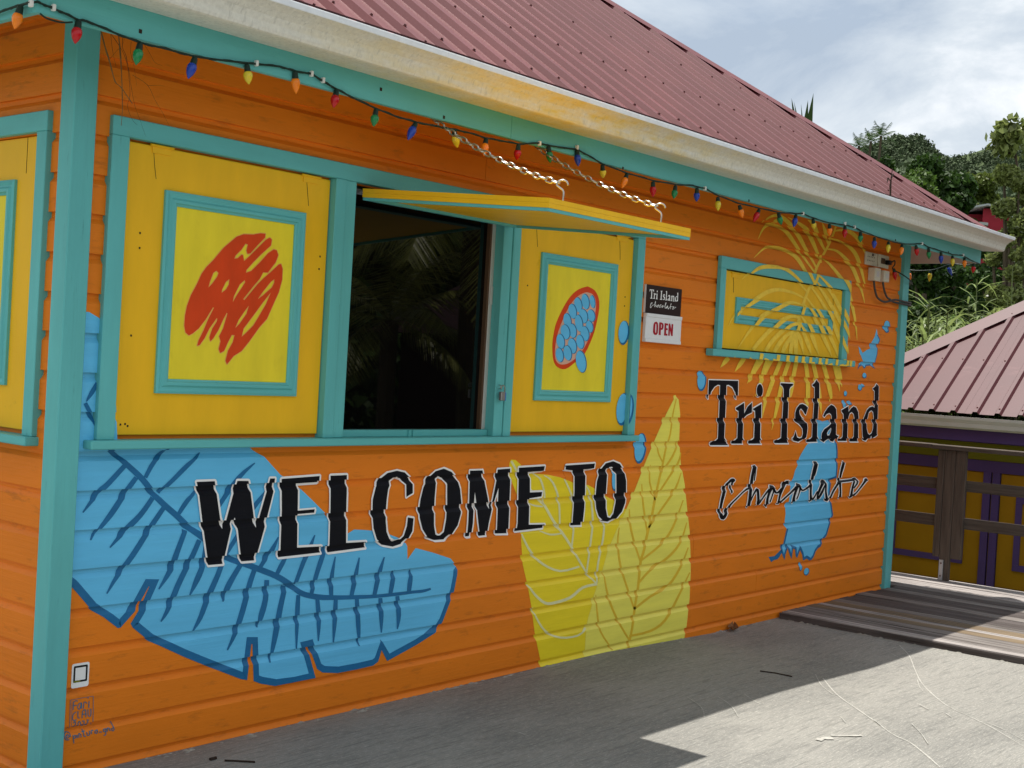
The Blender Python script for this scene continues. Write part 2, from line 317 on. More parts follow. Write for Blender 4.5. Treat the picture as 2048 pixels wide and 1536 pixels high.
# ------------------------------------------------------------------ siding profile
ZL0, EXPO = 0.0766, 0.1499
REC = 0.0145
PROF = [(0.0, 0.0), (0.1120, 0.0), (0.1165, 0.0035), (0.1230, 0.0085), (0.1310, REC), (EXPO, REC)]   # height above the board's lip, set-back
def prof_y(z, k):
    t = z - (ZL0 + k * EXPO)
    for (a, ya), (b, yb) in zip(PROF, PROF[1:]):
        if t <= b: return ya + (yb - ya) * max(0, (t - a)) / (b - a)
    return REC
ZBREAKS = sorted([ZL0 + k * EXPO + t for k in range(-2, 20) for t, _ in PROF[:-1]])
CASE_Y, SHUT_Y = -0.024, 0.008
# zones in front of the siding: (x0,x1,z0,z1,y) first match wins
ZONES_WALL = [(7.498, 8.795, 2.111, 2.168, -0.007), (7.44, 8.853, 2.053, 2.226, -0.0265), (7.141, 9.19, 1.826, 1.872, -0.058), (7.272, 9.005, 1.878, 2.394, -0.006), (7.202, 9.098, 1.872, 2.475, -0.030),
              (2.72, 6.343, 1.286, 1.320, -0.058), (5.215, 6.268, 1.335, 2.481, SHUT_Y), (2.743, 6.338, 1.320, 2.557, CASE_Y)]
def drape(polys, layer, zones=ZONES_WALL, jit=0.0, flat=None):
    """polys: list of (rings) in (x,z); returns list of faces draped over wall relief"""
    out = []
    xb = sorted(set([z[0] for z in zones] + [z[1] for z in zones])) if flat is None else []
    zb = (ZBREAKS + [z[2] for z in zones] + [z[3] for z in zones]) if flat is None else []
    for pi_, rings in enumerate(polys):
        inp = [Vector((p[0], p[1])) for r in rings for p in r]; eds = []; b0 = 0
        for r in rings: eds += [(b0 + i, b0 + (i + 1) % len(r)) for i in range(len(r))]; b0 += len(r)
        if len(inp) <= 4: allp = inp; tris = [tuple(range(len(inp)))]
        else:
            allp, _, tris0, _, _, _ = delaunay_2d_cdt(inp, eds, [], 0, 1e-7)
            tris = []
            for t in tris0:
                c = sum((allp[i] for i in t), Vector((0, 0))) / 3; inside = False
                for a_, b_ in eds:
                    p, q = inp[a_], inp[b_]
                    if (p.y > c.y) != (q.y > c.y) and c.x < (q.x - p.x) * (c.y - p.y) / (q.y - p.y) + p.x: inside = not inside
                if inside: tris.append(t)
        bm = bmesh.new(); vs = [bm.verts.new((p.x, 0, p.y)) for p in allp]
        for t in tris:
            try: bm.faces.new([vs[i] for i in t])
            except ValueError: pass
        xs = [p.x for p in allp]; zs = [p.y for p in allp]
        for x in xb:
            if min(xs) < x < max(xs): bmesh.ops.bisect_plane(bm, geom=bm.verts[:] + bm.edges[:] + bm.faces[:], plane_co=(x, 0, 0), plane_no=(1, 0, 0), dist=1e-6)
        for z in zb:
            if min(zs) < z < max(zs): bmesh.ops.bisect_plane(bm, geom=bm.verts[:] + bm.edges[:] + bm.faces[:], plane_co=(0, 0, z), plane_no=(0, 0, 1), dist=1e-6)
        off = 0.0008 + layer * 0.0006 + jit * (pi_ % 7)
        for f in bm.faces:
            c = f.calc_center_median(); y = flat
            if flat is None:
                for (x0, x1, z0, z1, yy) in zones:
                    if x0 <= c.x <= x1 and z0 <= c.z <= z1: y = yy; break
            pts = []
            k = math.floor((c.z - ZL0) / EXPO)
            for v in f.verts:
                yv = y if y is not None else prof_y(v.co.z, k)
                pts.append((v.co.x, yv - off, v.co.z))
            # face the camera (-y)
            n = (Vector(pts[1]) - Vector(pts[0])).cross(Vector(pts[2]) - Vector(pts[0]))
            if n.y > 0: pts.reverse()
            out.append(pts)
        bm.free()
    return out
def paint(name, polys, layer, m, parent, label=None, zones=ZONES_WALL, jit=0.0, flat=None):
    mb = MB()
    for pts in drape(polys, layer, zones, jit, flat): mb.face(pts)
    if not mb.f: return None
    o = mb.build(name, m, parent)
    if label: o['label'] = label
    return o
def px2(pts, y=0.0):
    r = []
    for p in pts:
        q = on_y(p[0], p[1], y); r.append((q[0], q[2]))
    return r
def strip(pts, widths):
    """2-d polyline with widths -> list of quads (as polys) made as one strip"""
    P = [Vector(p) for p in pts]; L_, R_ = [], []
    for i, p in enumerate(P):
        a = P[max(i - 1, 0)]; b = P[min(i + 1, len(P) - 1)]; t = (b - a)
        if t.length < 1e-9: t = Vector((1, 0))
        t.normalize(); n = Vector((-t.y, t.x)); w = widths[i] / 2
        L_.append(p + n * w); R_.append(p - n * w)
    return [[[L_[i][:], R_[i][:], R_[i + 1][:], L_[i + 1][:]]] for i in range(len(P) - 1)]
def smooth(pts, n=4):
    """catmull-rom on tuples"""
    if len(pts) < 3: return pts
    A = np.array(pts, float); out = []
    for i in range(len(A) - 1):
        p0 = A[max(i - 1, 0)]; p1 = A[i]; p2 = A[i + 1]; p3 = A[min(i + 2, len(A) - 1)]
        for k in range(n):
            t = k / n; out.append(tuple(0.5 * ((2 * p1) + (-p0 + p2) * t + (2 * p0 - 5 * p1 + 4 * p2 - p3) * t * t + (-p0 + 3 * p1 - 3 * p2 + p3) * t ** 3)))
    out.append(tuple(A[-1])); return out
def disc(c, rx, rz, rot=0, n=18):
    return [[(c[0] + rx * math.cos(a) * math.cos(rot) - rz * math.sin(a) * math.sin(rot), c[1] + rx * math.cos(a) * math.sin(rot) + rz * math.sin(a) * math.cos(rot)) for a in [2 * math.pi * i / n for i in range(n)]]]
def outline_strokes(rings, w):
    ps = []
    for r in rings:
        for i in range(len(r)):
            a = Vector(r[i]); b = Vector(r[(i + 1) % len(r)]); d = b - a
            if d.length < 1e-6: continue
            d.normalize(); n = Vector((-d.y, d.x)) * w * random.uniform(0.85, 1.12)
            ps.append([[(a + n)[:], (a - n)[:], (b - n)[:], (b + n)[:]]]); ps.append(disc(a[:], w, w, 0, 8))
    return ps
def pstroke(pts, y=0.0, sm=4, zoom=None):
    """pts: (u,v,w) photo pixels; returns polys in (x,z)"""
    if zoom: pts = [(zoom[0] + p[0] / zoom[2], zoom[1] + p[1] / zoom[2], p[2] / zoom[2]) for p in pts]
    pts = smooth(pts, sm) if sm > 1 else pts
    out = []
    for q in strip([(p[0], p[1]) for p in pts], [max(p[2], 0.3) for p in pts]): out.append([px2(q[0], y)])
    return out
def taper(pts, w, y=0.0, zoom=None, tip=0.25, sm=3, root=0.85):
    n = len(pts); ws = [w * (root + (1 - root) * min(1, 3 * i / n)) if i < n / 2 else w * (1 - (1 - tip) * ((i - n / 2) / (n / 2 - 1 + 1e-6)) ** 1.3) for i in range(n)]
    ws[-1] = w * tip
    return pstroke([(p[0], p[1], max(ws[i], w * tip)) for i, p in enumerate(pts)], y, sm, zoom)

# ------------------------------------------------------------------ ground
def ground_z(x, y):
    dx, dy = x - EYE[0], y - EYE[1]; r = math.hypot(dx, dy)
    drop = -1.55 * min(1, max(0, (x - 11.15) / 0.5)) if x > 0 else 0
    if y > 9: drop = min(drop, -1.0 * min(1, (y - 9) / 4))
    az = math.degrees(math.atan2(dy, dx)); w = max(0.0, 1 - abs(az - 28) / 55); w = w * w * (3 - 2 * w)
    crest = 0.155 + 0.012 * math.sin(az * 1.7) + 0.010 * math.sin(az * 4.1 + 1)
    rise = 0
    if r > 26: rise = (min(r, 390) - 26) * crest * w - max(0, r - 390) * 0.25 * w
    if rise < 0: rise = 0
    return -0.06 + drop + rise
mb = MB(); radii = [0, 1.5, 3, 4.5, 6, 7.5, 9, 10.5, 12, 13, 14, 15, 16, 17, 18, 19, 20, 22, 24, 26, 30, 36, 44, 55, 70, 90, 120, 160, 210, 270, 330, 390, 450, 600, 1000, 3000]
NA = 180; vs = []
for r in radii:
    for a in range(NA):
        an = 2 * math.pi * a / NA; x, y = EYE[0] + r * math.cos(an), EYE[1] + r * math.sin(an); vs.append((x, y, ground_z(x, y)))
fs = [(i * NA + a, i * NA + (a + 1) % NA, (i + 1) * NA + (a + 1) % NA, (i + 1) * NA + a) for i in range(1, len(radii) - 1) for a in range(NA)]
fs += [(0, NA + (a + 1) % NA, NA + a)[::-1] for a in range(NA)]
mb.mesh(vs, fs); tag(mb.build('ground', M['hillground'], origin=(0, 0, 0), smooth=True), kind='structure')

def patio_z(x): return 0.037 if x < 6.2 else (0.037 * (1 - min(1, (x - 6.2) / 1.2)))
mb = MB(); xs = [-22, -9, -4, 0, 2, 4, 5.5, 6.2, 6.6, 7.0, 7.4, 8.0, 8.9]; ys = [-17, -9, -6, -4, -2, -1, 0.06]  # slab enlarged unseen behind the camera, to bounce sun onto the wall
for i in range(len(xs) - 1):
    for j in range(len(ys) - 1):
        q = [(xs[i], ys[j]), (xs[i + 1], ys[j]), (xs[i + 1], ys[j + 1]), (xs[i], ys[j + 1])]
        mb.face([(x, y, patio_z(x)) for x, y in q])
for j in range(len(ys) - 1): mb.face([(-22, ys[j], patio_z(0)), (-22, ys[j + 1], patio_z(0)), (-22, ys[j + 1], -.3), (-22, ys[j], -.3)])
mb.face([(-22, -17, .037), (8.9, -17, 0), (8.9, -17, -.3), (-22, -17, -.3)])
patio = tag(mb.build('patio', M['concrete'], origin=(0, 0, 0)), kind='structure')
# chalky furniture scratches, a spill, mortar smears along the wall foot
def floor_strip(pts, w, h=0.0016, zoom=None):
    if zoom: pts = [(zoom[0] + p[0] / zoom[2], zoom[1] + p[1] / zoom[2]) for p in pts]
    pts = smooth(pts, 5); P = []
    for u, v in pts:
        q = on_z(u, v, 0.02); q = on_z(u, v, patio_z(q[0])); P.append((q[0], q[1]))
    out = []
    for q in strip(P, [w * random.uniform(0.3, 0.85) for _ in P]): out.append([(p[0], p[1], patio_z(p[0]) + h) for p in q[0]])
    return out
zr, zq = (1536, 1152, 4), (1024, 1152, 4)
scr = [([(1050, 555), (1130, 640), (1180, 760), (1250, 880), (1420, 1030), (1600, 1120), (1800, 1220), (2048, 1370)], .012, zr), ([(440, 820), (550, 950), (700, 1060), (850, 1160), (1000, 1270), (1130, 1330), (1260, 1430), (1380, 1536)], .013, zr),
       ([(1195, 830), (1215, 890), (1260, 940)], .007, zr), ([(380, 790), (430, 880), (520, 950)], .007, zr), ([(1750, 1175), (1900, 1240), (2048, 1320)], .007, zr), ([(900, 575), (1000, 630), (1110, 690)], .005, zr),
       ([(1400, 970), (1500, 1040), (1532, 1090), (1536, 1130)], .006, zq), ([(1650, 970), (1750, 1040), (1810, 1130)], .007, zq), ([(1860, 950), (1930, 1000), (1990, 1030)], .006, zq), ([(0, 1240), (60, 1260), (130, 1285)], .006, zq),
       ([(400, 1320), (450, 1305), (520, 1305)], .05, zr), ([(500, 1280), (600, 1285), (750, 1283)], .028, zr), ([(1150, 1190), (1220, 1260), (1280, 1350)], .006, zr), ([(850, 1160), (900, 1200)], .006, zr), ([(580, 1130), (620, 1180)], .006, zr), ([(1210, 1035), (1285, 1075)], .006, zr), ([(1420, 1105), (1470, 1140)], .006, zr)]
for i, (p, w, zm) in enumerate(scr):
    mb = MB()
    for f in floor_strip(p, w, 0.0016 + 0.0003 * i, zm): mb.face(f)
    mb.build('scratch_mark', M['scratch'], patio)
mb = MB(); random.seed(3)
for i in range(130):          # rough mortar and grit where slab meets wall
    x = random.uniform(2.62, 8.2); y = -abs(random.gauss(0.0, 0.022)) - 0.002; s = random.uniform(0.006, 0.022); z = patio_z(x)
    n = 6; c = [(x + s * 1.9 * math.cos(2 * math.pi * k / n) * random.uniform(.7, 1.2), y + s * 0.7 * math.sin(2 * math.pi * k / n) * random.uniform(.7, 1.2), z - 0.002) for k in range(n)]
    top = (x, y + s * .2, z + s * random.uniform(.15, .45))
    for k in range(n): mb.face([c[k], c[(k + 1) % n], top])
tag(mb.build('mortar_crumbs', M['rubble'], patio), kind='stuff')
mb = MB()
for i in range(150):
    x = random.uniform(1.2, 2.6); y = random.uniform(-0.3, 1.2); s = random.uniform(0.02, 0.07); z = 0.036; n = 6
    c = [(x + s * math.cos(2 * math.pi * k / n) * random.uniform(.6, 1.2), y + s * math.sin(2 * math.pi * k / n) * random.uniform(.6, 1.2), z - 0.02) for k in range(n)]
    top = (x, y, z + s * random.uniform(.1, .4))
    for k in range(n): mb.face([c[k], c[(k + 1) % n], top])
tag(mb.build('broken_stones', M['rubble'], origin=(2, 0, 0)), kind='stuff', label='rough broken stones beside the foot of the left wall', cat='stones')
mb = MB(); mb.box(-9, 2.65, -.0, 3, -.2, .02); tag(mb.build('path', M['rubble']), kind='structure')

# ------------------------------------------------------------------ the painted hut
hut = tag(empty('hut', (6.4, 3.8, 0)), 'orange wooden kiosk with a mural of leaves, teal trim and a red metal roof', 'kiosk')
XL, XR, YB = 2.595, 10.135, 7.62
def board_mesh(mb, k, a0, a1, side, t0=0):
    zl = ZL0 + k * EXPO
    pr = [(0, t0)] + [(y, t) for t, y in PROF[1:]] + [(REC, EXPO + 0.012), (0.024, EXPO + 0.012), (0.024, t0)]
    dy = random.uniform(-0.0002, 0.0003)
    if side == 'front': mp = lambda t, a, b: (t, a + dy, zl + b)
    elif side == 'left': mp = lambda t, a, b: (XL + a + dy, t, zl + b)
    else: mp = lambda t, a, b: (10.16 - a + dy, t, zl + b)
    mb.extrude(pr, a0, a1, mp)
def add_board(k, a0, a1, side, m, t0=0):
    mb = MB(); board_mesh(mb, k, a0, a1, side, t0); return mb.build('siding_board', m, hut)
random.seed(11)
for k in range(-1, 20):
    zl = ZL0 + k * EXPO; zt = zl + EXPO
    segs = [(2.60, XR)]
    if zt > 1.36 and zl < 2.45: segs = [(2.60, 2.80), (6.30, XR)]
    if k in (6,): segs = [(2.60, 5.713), (5.716, XR)]
    if k in (1, 11): segs = segs[:-1] + [(segs[-1][0], 7.96), (7.963, XR)]
    if k in (3,): segs = [(2.60, 7.11), (7.113, XR)]
    if k == 17: segs = [(2.60, 4.9), (4.903, XR)]
    if k == 16: segs = [(2.60, 2.80), (6.30, XR)]; add_board(k, 2.8005, 6.2995, 'front', M['orange'], .013)
    for a, b in segs: add_board(k, a, b, 'front', M['orange'])
    segs = [(0.0, YB)]
    if zt > 1.36 and zl < 2.45: segs = [(0.0, 0.22), (3.6, YB)]
    for a, b in segs: add_board(k, a, b, 'left', M['orange_y'])
mb = MB()      # wall core behind the boards, right and back walls
mb.box(2.62, 4.0, .026, .12, -.1, 3.2); mb.box(5.06, 10.12, .026, .12, -.1, 3.2); mb.box(4.0, 5.06, .026, .12, -.1, 1.300); mb.box(4.0, 5.06, .026, .12, 2.485, 3.2)
mb.build('wall', M['orange'], hut)
mb = MB(); mb.box(2.622, 2.74, .122, YB, -.1, 3.2); mb.build('wall', M['orange_y'], hut)
mb = MB(); mb.box(10.04, 10.14, .122, YB, -.1, 3.2); mb.build('wall', M['orange_y'], hut)
mb = MB(); mb.box(2.62, 10.14, YB, YB + .1, -.1, 3.2); mb.build('wall', M['orange_y'], hut)
mb = MB(); mb.box(2.745, 10.035, .125, YB - .005, 0.02, 0.05); mb.build('floor', M['postwood'], hut)
# corner posts
for (x0, x1, nm) in ((2.572, 2.668, 'corner_post'), (10.052, 10.165, 'corner_post')):
    mb = MB(); mb.box(x0, x1, -.030, .064, -.02 if x0 < 5 else 0.03, 2.984, bev=.004); mb.build(nm, M['teal_v'], hut)
# fascia boards (lengths butt-jointed) and pale soffit
zf0, zf1, yf = 2.757, 2.984, -.414
for a, b in ((2.19, 4.6), (4.602, 8.52), (8.522, 10.68)):
    mb = MB(); mb.box(a, b, yf, yf + .025, zf0 + random.uniform(-.0015, .0015), zf1, bev=.002); mb.build('fascia_board', M['teal'], hut)
mb = MB(); mb.box(2.19, 2.215, yf + .026, 8.03, zf0, zf1, bev=.002); mb.build('fascia_board', M['teal'], hut)
mb = MB(); mb.box(10.668, 10.68, yf + .026, 8.03, zf0, zf1); mb.build('fascia_board', M['teal'], hut)
mb = MB(); mb.box(10.655, 10.6675, yf + .026, 8.02, zf0, zf1); mb.build('fascia_lining', M['greypaint'], hut)
mb = MB(); mb.box(2.216, 10.654, yf + .026, 8.02, 2.985, 3.0); mb.build('soffit', M['greypaint'], hut)
# small knots / nail heads on the fascia
mb = MB()
for (u, v) in ((281, 62), (888, 234), (1246, 336), (1498, 401), (1791, 480), (1897, 504), (762, 178)):
    q = on_y(u, v, yf - .001); mb.box(q[0] - .006, q[0] + .006, yf - .002, yf, q[2] - .008, q[2] + .006)
tag(mb.build('nail_head', M['twig'], hut), kind='stuff')
# gutter
GP = [(-.4155, 2.862), (-.572, 2.857), (-.584, 2.861), (-.590, 2.872), (-.594, 2.892), (-.606, 2.915), (-.628, 2.932), (-.652, 2.944), (-.6655, 2.9505), (-.6655, 2.9535), (-.662, 2.955),
      (-.648, 2.950), (-.622, 2.937), (-.600, 2.918), (-.588, 2.893), (-.584, 2.874), (-.570, 2.864), (-.4205, 2.868), (-.4205, 2.955), (-.4155, 2.955)]
def gut(a0, a1, mp, ends):
    mb = MB(); mb.extrude(GP, a0, a1, mp)
    o = mb.build('gutter', M['gutter'], hut)
    for e_ in ends:
        mb = MB(); fan = [(-.4155, 2.862), (-.572, 2.857), (-.584, 2.861), (-.590, 2.872), (-.594, 2.892), (-.606, 2.915), (-.628, 2.932), (-.652, 2.946), (-.672, 2.960), (-.668, 2.974), (-.4155, 2.970)]
        fan = [((y + .4155) * 1.02 - .4155, z) for y, z in fan]; mb.extrude(fan, e_, e_ + .003, mp); mb.build('gutter_end_cap', M['gutter'], o)
gut(1.98, 10.716, lambda t, a, b: (t, a, b), (10.7165,))
mb = MB(); mb.extrude([(-.6700, 2.9480), (-.6715, 2.9500), (-.6715, 2.9715), (-.6700, 2.9735), (-.6560, 2.9735), (-.6550, 2.9715), (-.6690, 2.9700), (-.6685, 2.9480)], 1.98, 10.718, lambda t, a, b: (t, a, b)); mb.build('gutter_lip', M['gutterlip'], hut)
mb = MB(); mb.box(2.26, 10.66, -.422, -.412, 2.99, 3.068); mb.build('eave_gap_shade', M['darkred'], hut)  # dark strip added for the shaded gap above the lip; closes rib ends
gut(-.41, 8.3, lambda t, a, b: (2.19 + (a - yf), t, b), ())
# roof: four hipped slopes of ribbed sheets
APX = ((2.14 + 10.76) / 2, 3.81); ZE, TAN = 2.972, math.tan(R(35)); HALF = 4.31
def rib_profile(s0, s1, first, pitch=.217, h=.027, base=.074, top=.038):
    pts = [(s0, 0)]; n0 = math.floor((s0 - first) / pitch)
    for n in range(n0, n0 + 60):
        c = first + n * pitch
        for ds, hh in ((-base / 2, 0), (-top / 2, h), (top / 2, h), (base / 2, 0)):
            if s0 < c + ds < s1: pts.append((c + ds, hh))
    pts.append((s1, 0)); return pts
def slope(parent, corner_a, along, up, length, depth, first, m, dz=0, start=.085, hips=(True, True), pitch=.217, ze=ZE, step=4):
    """sheets on one slope: corner_a eave start (x,y), along/up unit vectors in plan"""
    al, upv = Vector(along), Vector(up); A = Vector(corner_a); cs = math.cos(R(35)); sn = math.sin(R(35))
    nrm = Vector((-upv.x * sn, -upv.y * sn, cs)); outs = []
    s = first - pitch * (math.floor(first / pitch) + 0.5); i = 0
    while s < length:
        a, b = max(s, 0), min(s + pitch * step, length)
        if b - a > .01:
            pr = rib_profile(a, b, first, pitch)
            bm = bmesh.new(); rows = []
            for t in (start, depth):
                rows.append([bm.verts.new(Vector((A.x + al.x * q + upv.x * t, A.y + al.y * q + upv.y * t, ze + t * TAN)) + nrm * (hh + 0.0015 * (i % 2))) for q, hh in pr])
            for j in range(len(pr) - 1): bm.faces.new((rows[0][j], rows[0][j + 1], rows[1][j + 1], rows[1][j]))
            if hips[0]:
                c = A; n = Vector((-(al.x) + upv.x, -(al.y) + upv.y, 0)); bmesh.ops.bisect_plane(bm, geom=bm.verts[:] + bm.edges[:] + bm.faces[:], plane_co=(c.x, c.y, 0), plane_no=n, clear_outer=True)
            if hips[1]:
                c = A + al * length; n = Vector(((al.x) + upv.x, (al.y) + upv.y, 0)); bmesh.ops.bisect_plane(bm, geom=bm.verts[:] + bm.edges[:] + bm.faces[:], plane_co=(c.x, c.y, 0), plane_no=n, clear_outer=True)
            if bm.faces:
                ge = bmesh.ops.extrude_face_region(bm, geom=bm.faces[:]); 
                for v in [g for g in ge['geom'] if isinstance(g, bmesh.types.BMVert)]: v.co -= nrm * .0012
                bmesh.ops.recalc_face_normals(bm, faces=bm.faces[:]); bm.verts.index_update()
                mb = MB(); mb.mesh([v.co[:] for v in bm.verts], [[v.index for v in f.verts] for f in bm.faces]); outs.append(mb.build('roof_sheet', m, parent))
            bm.free()
        s += pitch * step; i += 1
    return outs
slope(hut, (2.14, -.5), (1, 0), (0, 1), 8.62, HALF, 3.558 - 2.14, M['redroof'])
slope(hut, (10.76, -.5), (0, 1), (-1, 0), 8.62, HALF, .1, M['redroof'])
slope(hut, (10.76, 8.12), (-1, 0), (0, -1), 8.62, HALF, .1, M['redroof'])
slope(hut, (2.14, 8.12), (0, -1), (1, 0), 8.62, HALF, .1, M['redroof'])
def hip_cap(parent, c, dx, dy, run, m, ze=ZE, w=.13):
    """folded cap lying on the hip from eave corner c going (dx,dy)"""
    d = Vector((dx, dy, TAN)).normalized(); mb = MB()
    for sgn in (0, 1):
        # direction lying in the slope, perpendicular to the hip, on either side
        nslope = Vector((0, -dy * math.sin(R(35)), math.cos(R(35)))) if sgn else Vector((-dx * math.sin(R(35)), 0, math.cos(R(35))))
        q = d.cross(nslope).normalized()
        tow = Vector((-dx, 0, 0)) if sgn else Vector((0, -dy, 0))
        # the flap of the slope whose eave runs in x goes towards -dx... choose sign so that it heads away from the other slope
        tow = Vector((dx, 0, 0)) if sgn else Vector((0, dy, 0))
        if q.dot(tow) < 0: q = -q
        base = Vector((c[0], c[1], ze)) - d * .0
        up = Vector((0, 0, .048)); t1 = d * run
        a0, a1 = base + up, base + up + t1; b0, b1 = base + q * w + nslope * .0290, base + q * w + nslope * .0290 + t1
        nn = nslope * .002
        mb.mesh([a0, a1, b1, b0, a0 - nn, a1 - nn, b1 - nn, b0 - nn], [(0, 1, 2, 3), (7, 6, 5, 4), (3, 2, 6, 7), (0, 3, 7, 4), (1, 5, 6, 2)])
    return mb.build('hip_cap', m, parent)
RUN = HALF * math.sqrt(2 + TAN * TAN)
for c, dx, dy in (((10.76, -.5), -1, 1), ((2.14, -.5), 1, 1), ((10.76, 8.12), -1, -1), ((2.14, 8.12), 1, -1)): hip_cap(hut, c, dx, dy, RUN, M['redroof'])
# screws
mb = MB(); nrm = Vector((0, -math.sin(R(35)), math.cos(R(35))))
for row, (yy, stp) in enumerate(((-.285, 1), (.25, 1), (.85, 2), (1.7, 2), (2.6, 2))):
    for n in range(-8, 36, stp):
        x = 3.558 + n * .217 + random.uniform(-.004, .004); y = yy + random.uniform(-.012, .012) - (0.02 if row == 0 and n > 8 else 0)
        if x < 2.2 + (y + .5) or x > 10.6 - (y + .5): continue
        c = Vector((x, y, ZE + (y + .5) * TAN)) + nrm * .027
        mb.lathe(c, nrm, [(0, .011), (.002, .011), (.0022, .0065), (.010, .006)], 6)
for k in range(2, 28):
    t = .10 + k * .2; c = Vector((10.76 - t * .62, -.5 + t * .62, ZE + t * .62 * TAN)) 
    if k % 2 == 0 and t * .62 < 4.2: mb.lathe(c + Vector((-.095, -.0, .028)), nrm, [(0, .012), (.002, .012), (.0022, .007), (.011, .006)], 6)
for n in range(-4, 30, 3):
    x = 3.66 + n * .217
    if 2.5 < x < 10.3: mb.lathe(Vector((x, -.315, ZE + .185 * TAN + .001)), nrm, [(0, .010), (.002, .010), (.0022, .0065), (.010, .006)], 6)
tag(mb.build('roof_screw', M['screw'], hut), kind='stuff')

# ------------------------------------------------------------------ front window group
def piece(name, m, x0, x1, y0, y1, z0, z1, parent, bev=.0025, label=None):
    mb = MB(); mb.box(x0, x1, y0, y1, z0, z1, bev=bev); o = mb.build(name, m, parent)
    if label: o['label'] = label
    return o
wf = piece('window_frame', M['teal'], 2.743, 6.338, CASE_Y, .02, 2.484, 2.557, hut, label='wide teal frame around the two shutters and the serving hatch')
piece('casing', M['teal_v'], 2.743, 2.819, CASE_Y, .02, 1.3205, 2.4835, wf)
piece('casing', M['teal_v'], 6.264, 6.338, CASE_Y, .02, 1.3205, 2.4835, wf)
piece('sill', M['teal'], 2.700, 6.343, -.058, .03, 1.286, 1.320, wf, .004)
piece('jamb', M['teal_v'], 3.877, 3.939, CASE_Y - .004, .06, 1.3205, 2.4835, wf)
piece('jamb', M['teal_v'], 3.9415, 4.006, CASE_Y + .003, .06, 1.3205, 2.4835, wf)
piece('jamb', M['teal_v'], 5.050, 5.121, CASE_Y + .003, .06, 1.3205, 2.4835, wf)
piece('jamb', M['teal_v'], 5.1235, 5.182, CASE_Y - .004, .06, 1.3205, 2.4835, wf)
piece('shade_backing', M['blackgap'], 2.822, 3.875, .030, .04, 1.322, 2.4835, wf, 0)  # black sheet behind the shutter, stands in for shade in the gap
piece('shade_backing', M['blackgap'], 5.185, 6.262, .030, .04, 1.322, 2.4835, wf, 0)
piece('rail', M['teal'], 4.007, 5.049, .016, .06, 1.3205, 1.352, wf, .002)
piece('rail_stop', M['teal_v'], 4.46, 4.475, .008, .0155, 1.3205, 1.352, wf, 0)
piece('rail_stop', M['teal_v'], 4.49, 4.50, .008, .0155, 1.3205, 1.352, wf, 0)
piece('glass_pane', M['glass'], 4.007, 5.010, .062, .066, 1.3525, 2.4835, wf, 0)
piece('brown_edge', M['brownframe'], 5.0105, 5.0245, .040, .066, 1.3525, 2.483, wf, 0)
piece('sash_bar', M['alu'], 5.025, 5.0495, .036, .066, 1.3525, 2.483, wf, .001)
piece('latch', M['alu'], 5.028, 5.047, .030, .0355, 2.00, 2.095, wf, .001)
def ring_mould(x0, x1, z0, z1, yfr, parent, w=.058, m=None, name='moulding', flip=1):
    """picture-frame moulding, stepped, four mitred lengths; outer rectangle given"""
    pr = [(0, 0), (0, .012), (.010, .016), (.020, .011), (.026, .011), (.034, .019), (.046, .019), (.050, .012), (w, .008), (w, 0)]
    rings = []
    for d, h in pr:
        rings.append([(x0 + d, z0 + d, h), (x1 - d, z0 + d, h), (x1 - d, z1 - d, h), (x0 + d, z1 - d, h)])
    for s in range(4):
        mb = MB(); e_ = (s + 1) % 4
        for i in range(len(pr) - 1):
            a, b, c, d_ = rings[i][s], rings[i][e_], rings[i + 1][e_], rings[i + 1][s]
            mb.face([(p[0], yfr - flip * p[2], p[1]) for p in (a, b, c, d_)])
        mb.build(name, m or (M['teal'] if s in (0, 2) else M['teal_v']), parent)
def shutter(x0, x1, z0, z1, y, mx0, mx1, mz0, mz1, label, lemon=True, name='shutter'):
    sh = piece(name, M['yellow'], x0, x1, y, y + .02, z0, z1, hut, .002, label)
    ring_mould(mx0, mx1, mz0, mz1, y, sh)
    if lemon:
        mb = MB(); mb.face([(mx0 + .058, y - .0030, mz0 + .058), (mx1 - .058, y - .0030, mz0 + .058), (mx1 - .058, y - .0030, mz1 - .058), (mx0 + .058, y - .0030, mz1 - .058)]); mb.build('panel', M['lemon'], sh)
    return sh
shL = shutter(2.824, 3.872, 1.337, 2.474, SHUT_Y, 3.006, 3.732, 1.503, 2.309, 'yellow shutter with a red cocoa pod painted on its panel')
shR = shutter(5.188, 6.259, 1.340, 2.470, SHUT_Y, 5.396, 6.101, 1.511, 2.310, 'yellow shutter with an open cocoa pod full of blue beans painted on its panel')
PY = SHUT_Y - .003
zp = (350, 450, 5.12)
def pl(zoom, pts, y=0.0): return px2([(zoom[0] + p[0] / zoom[2], zoom[1] + p[1] / zoom[2]) for p in pts], y)
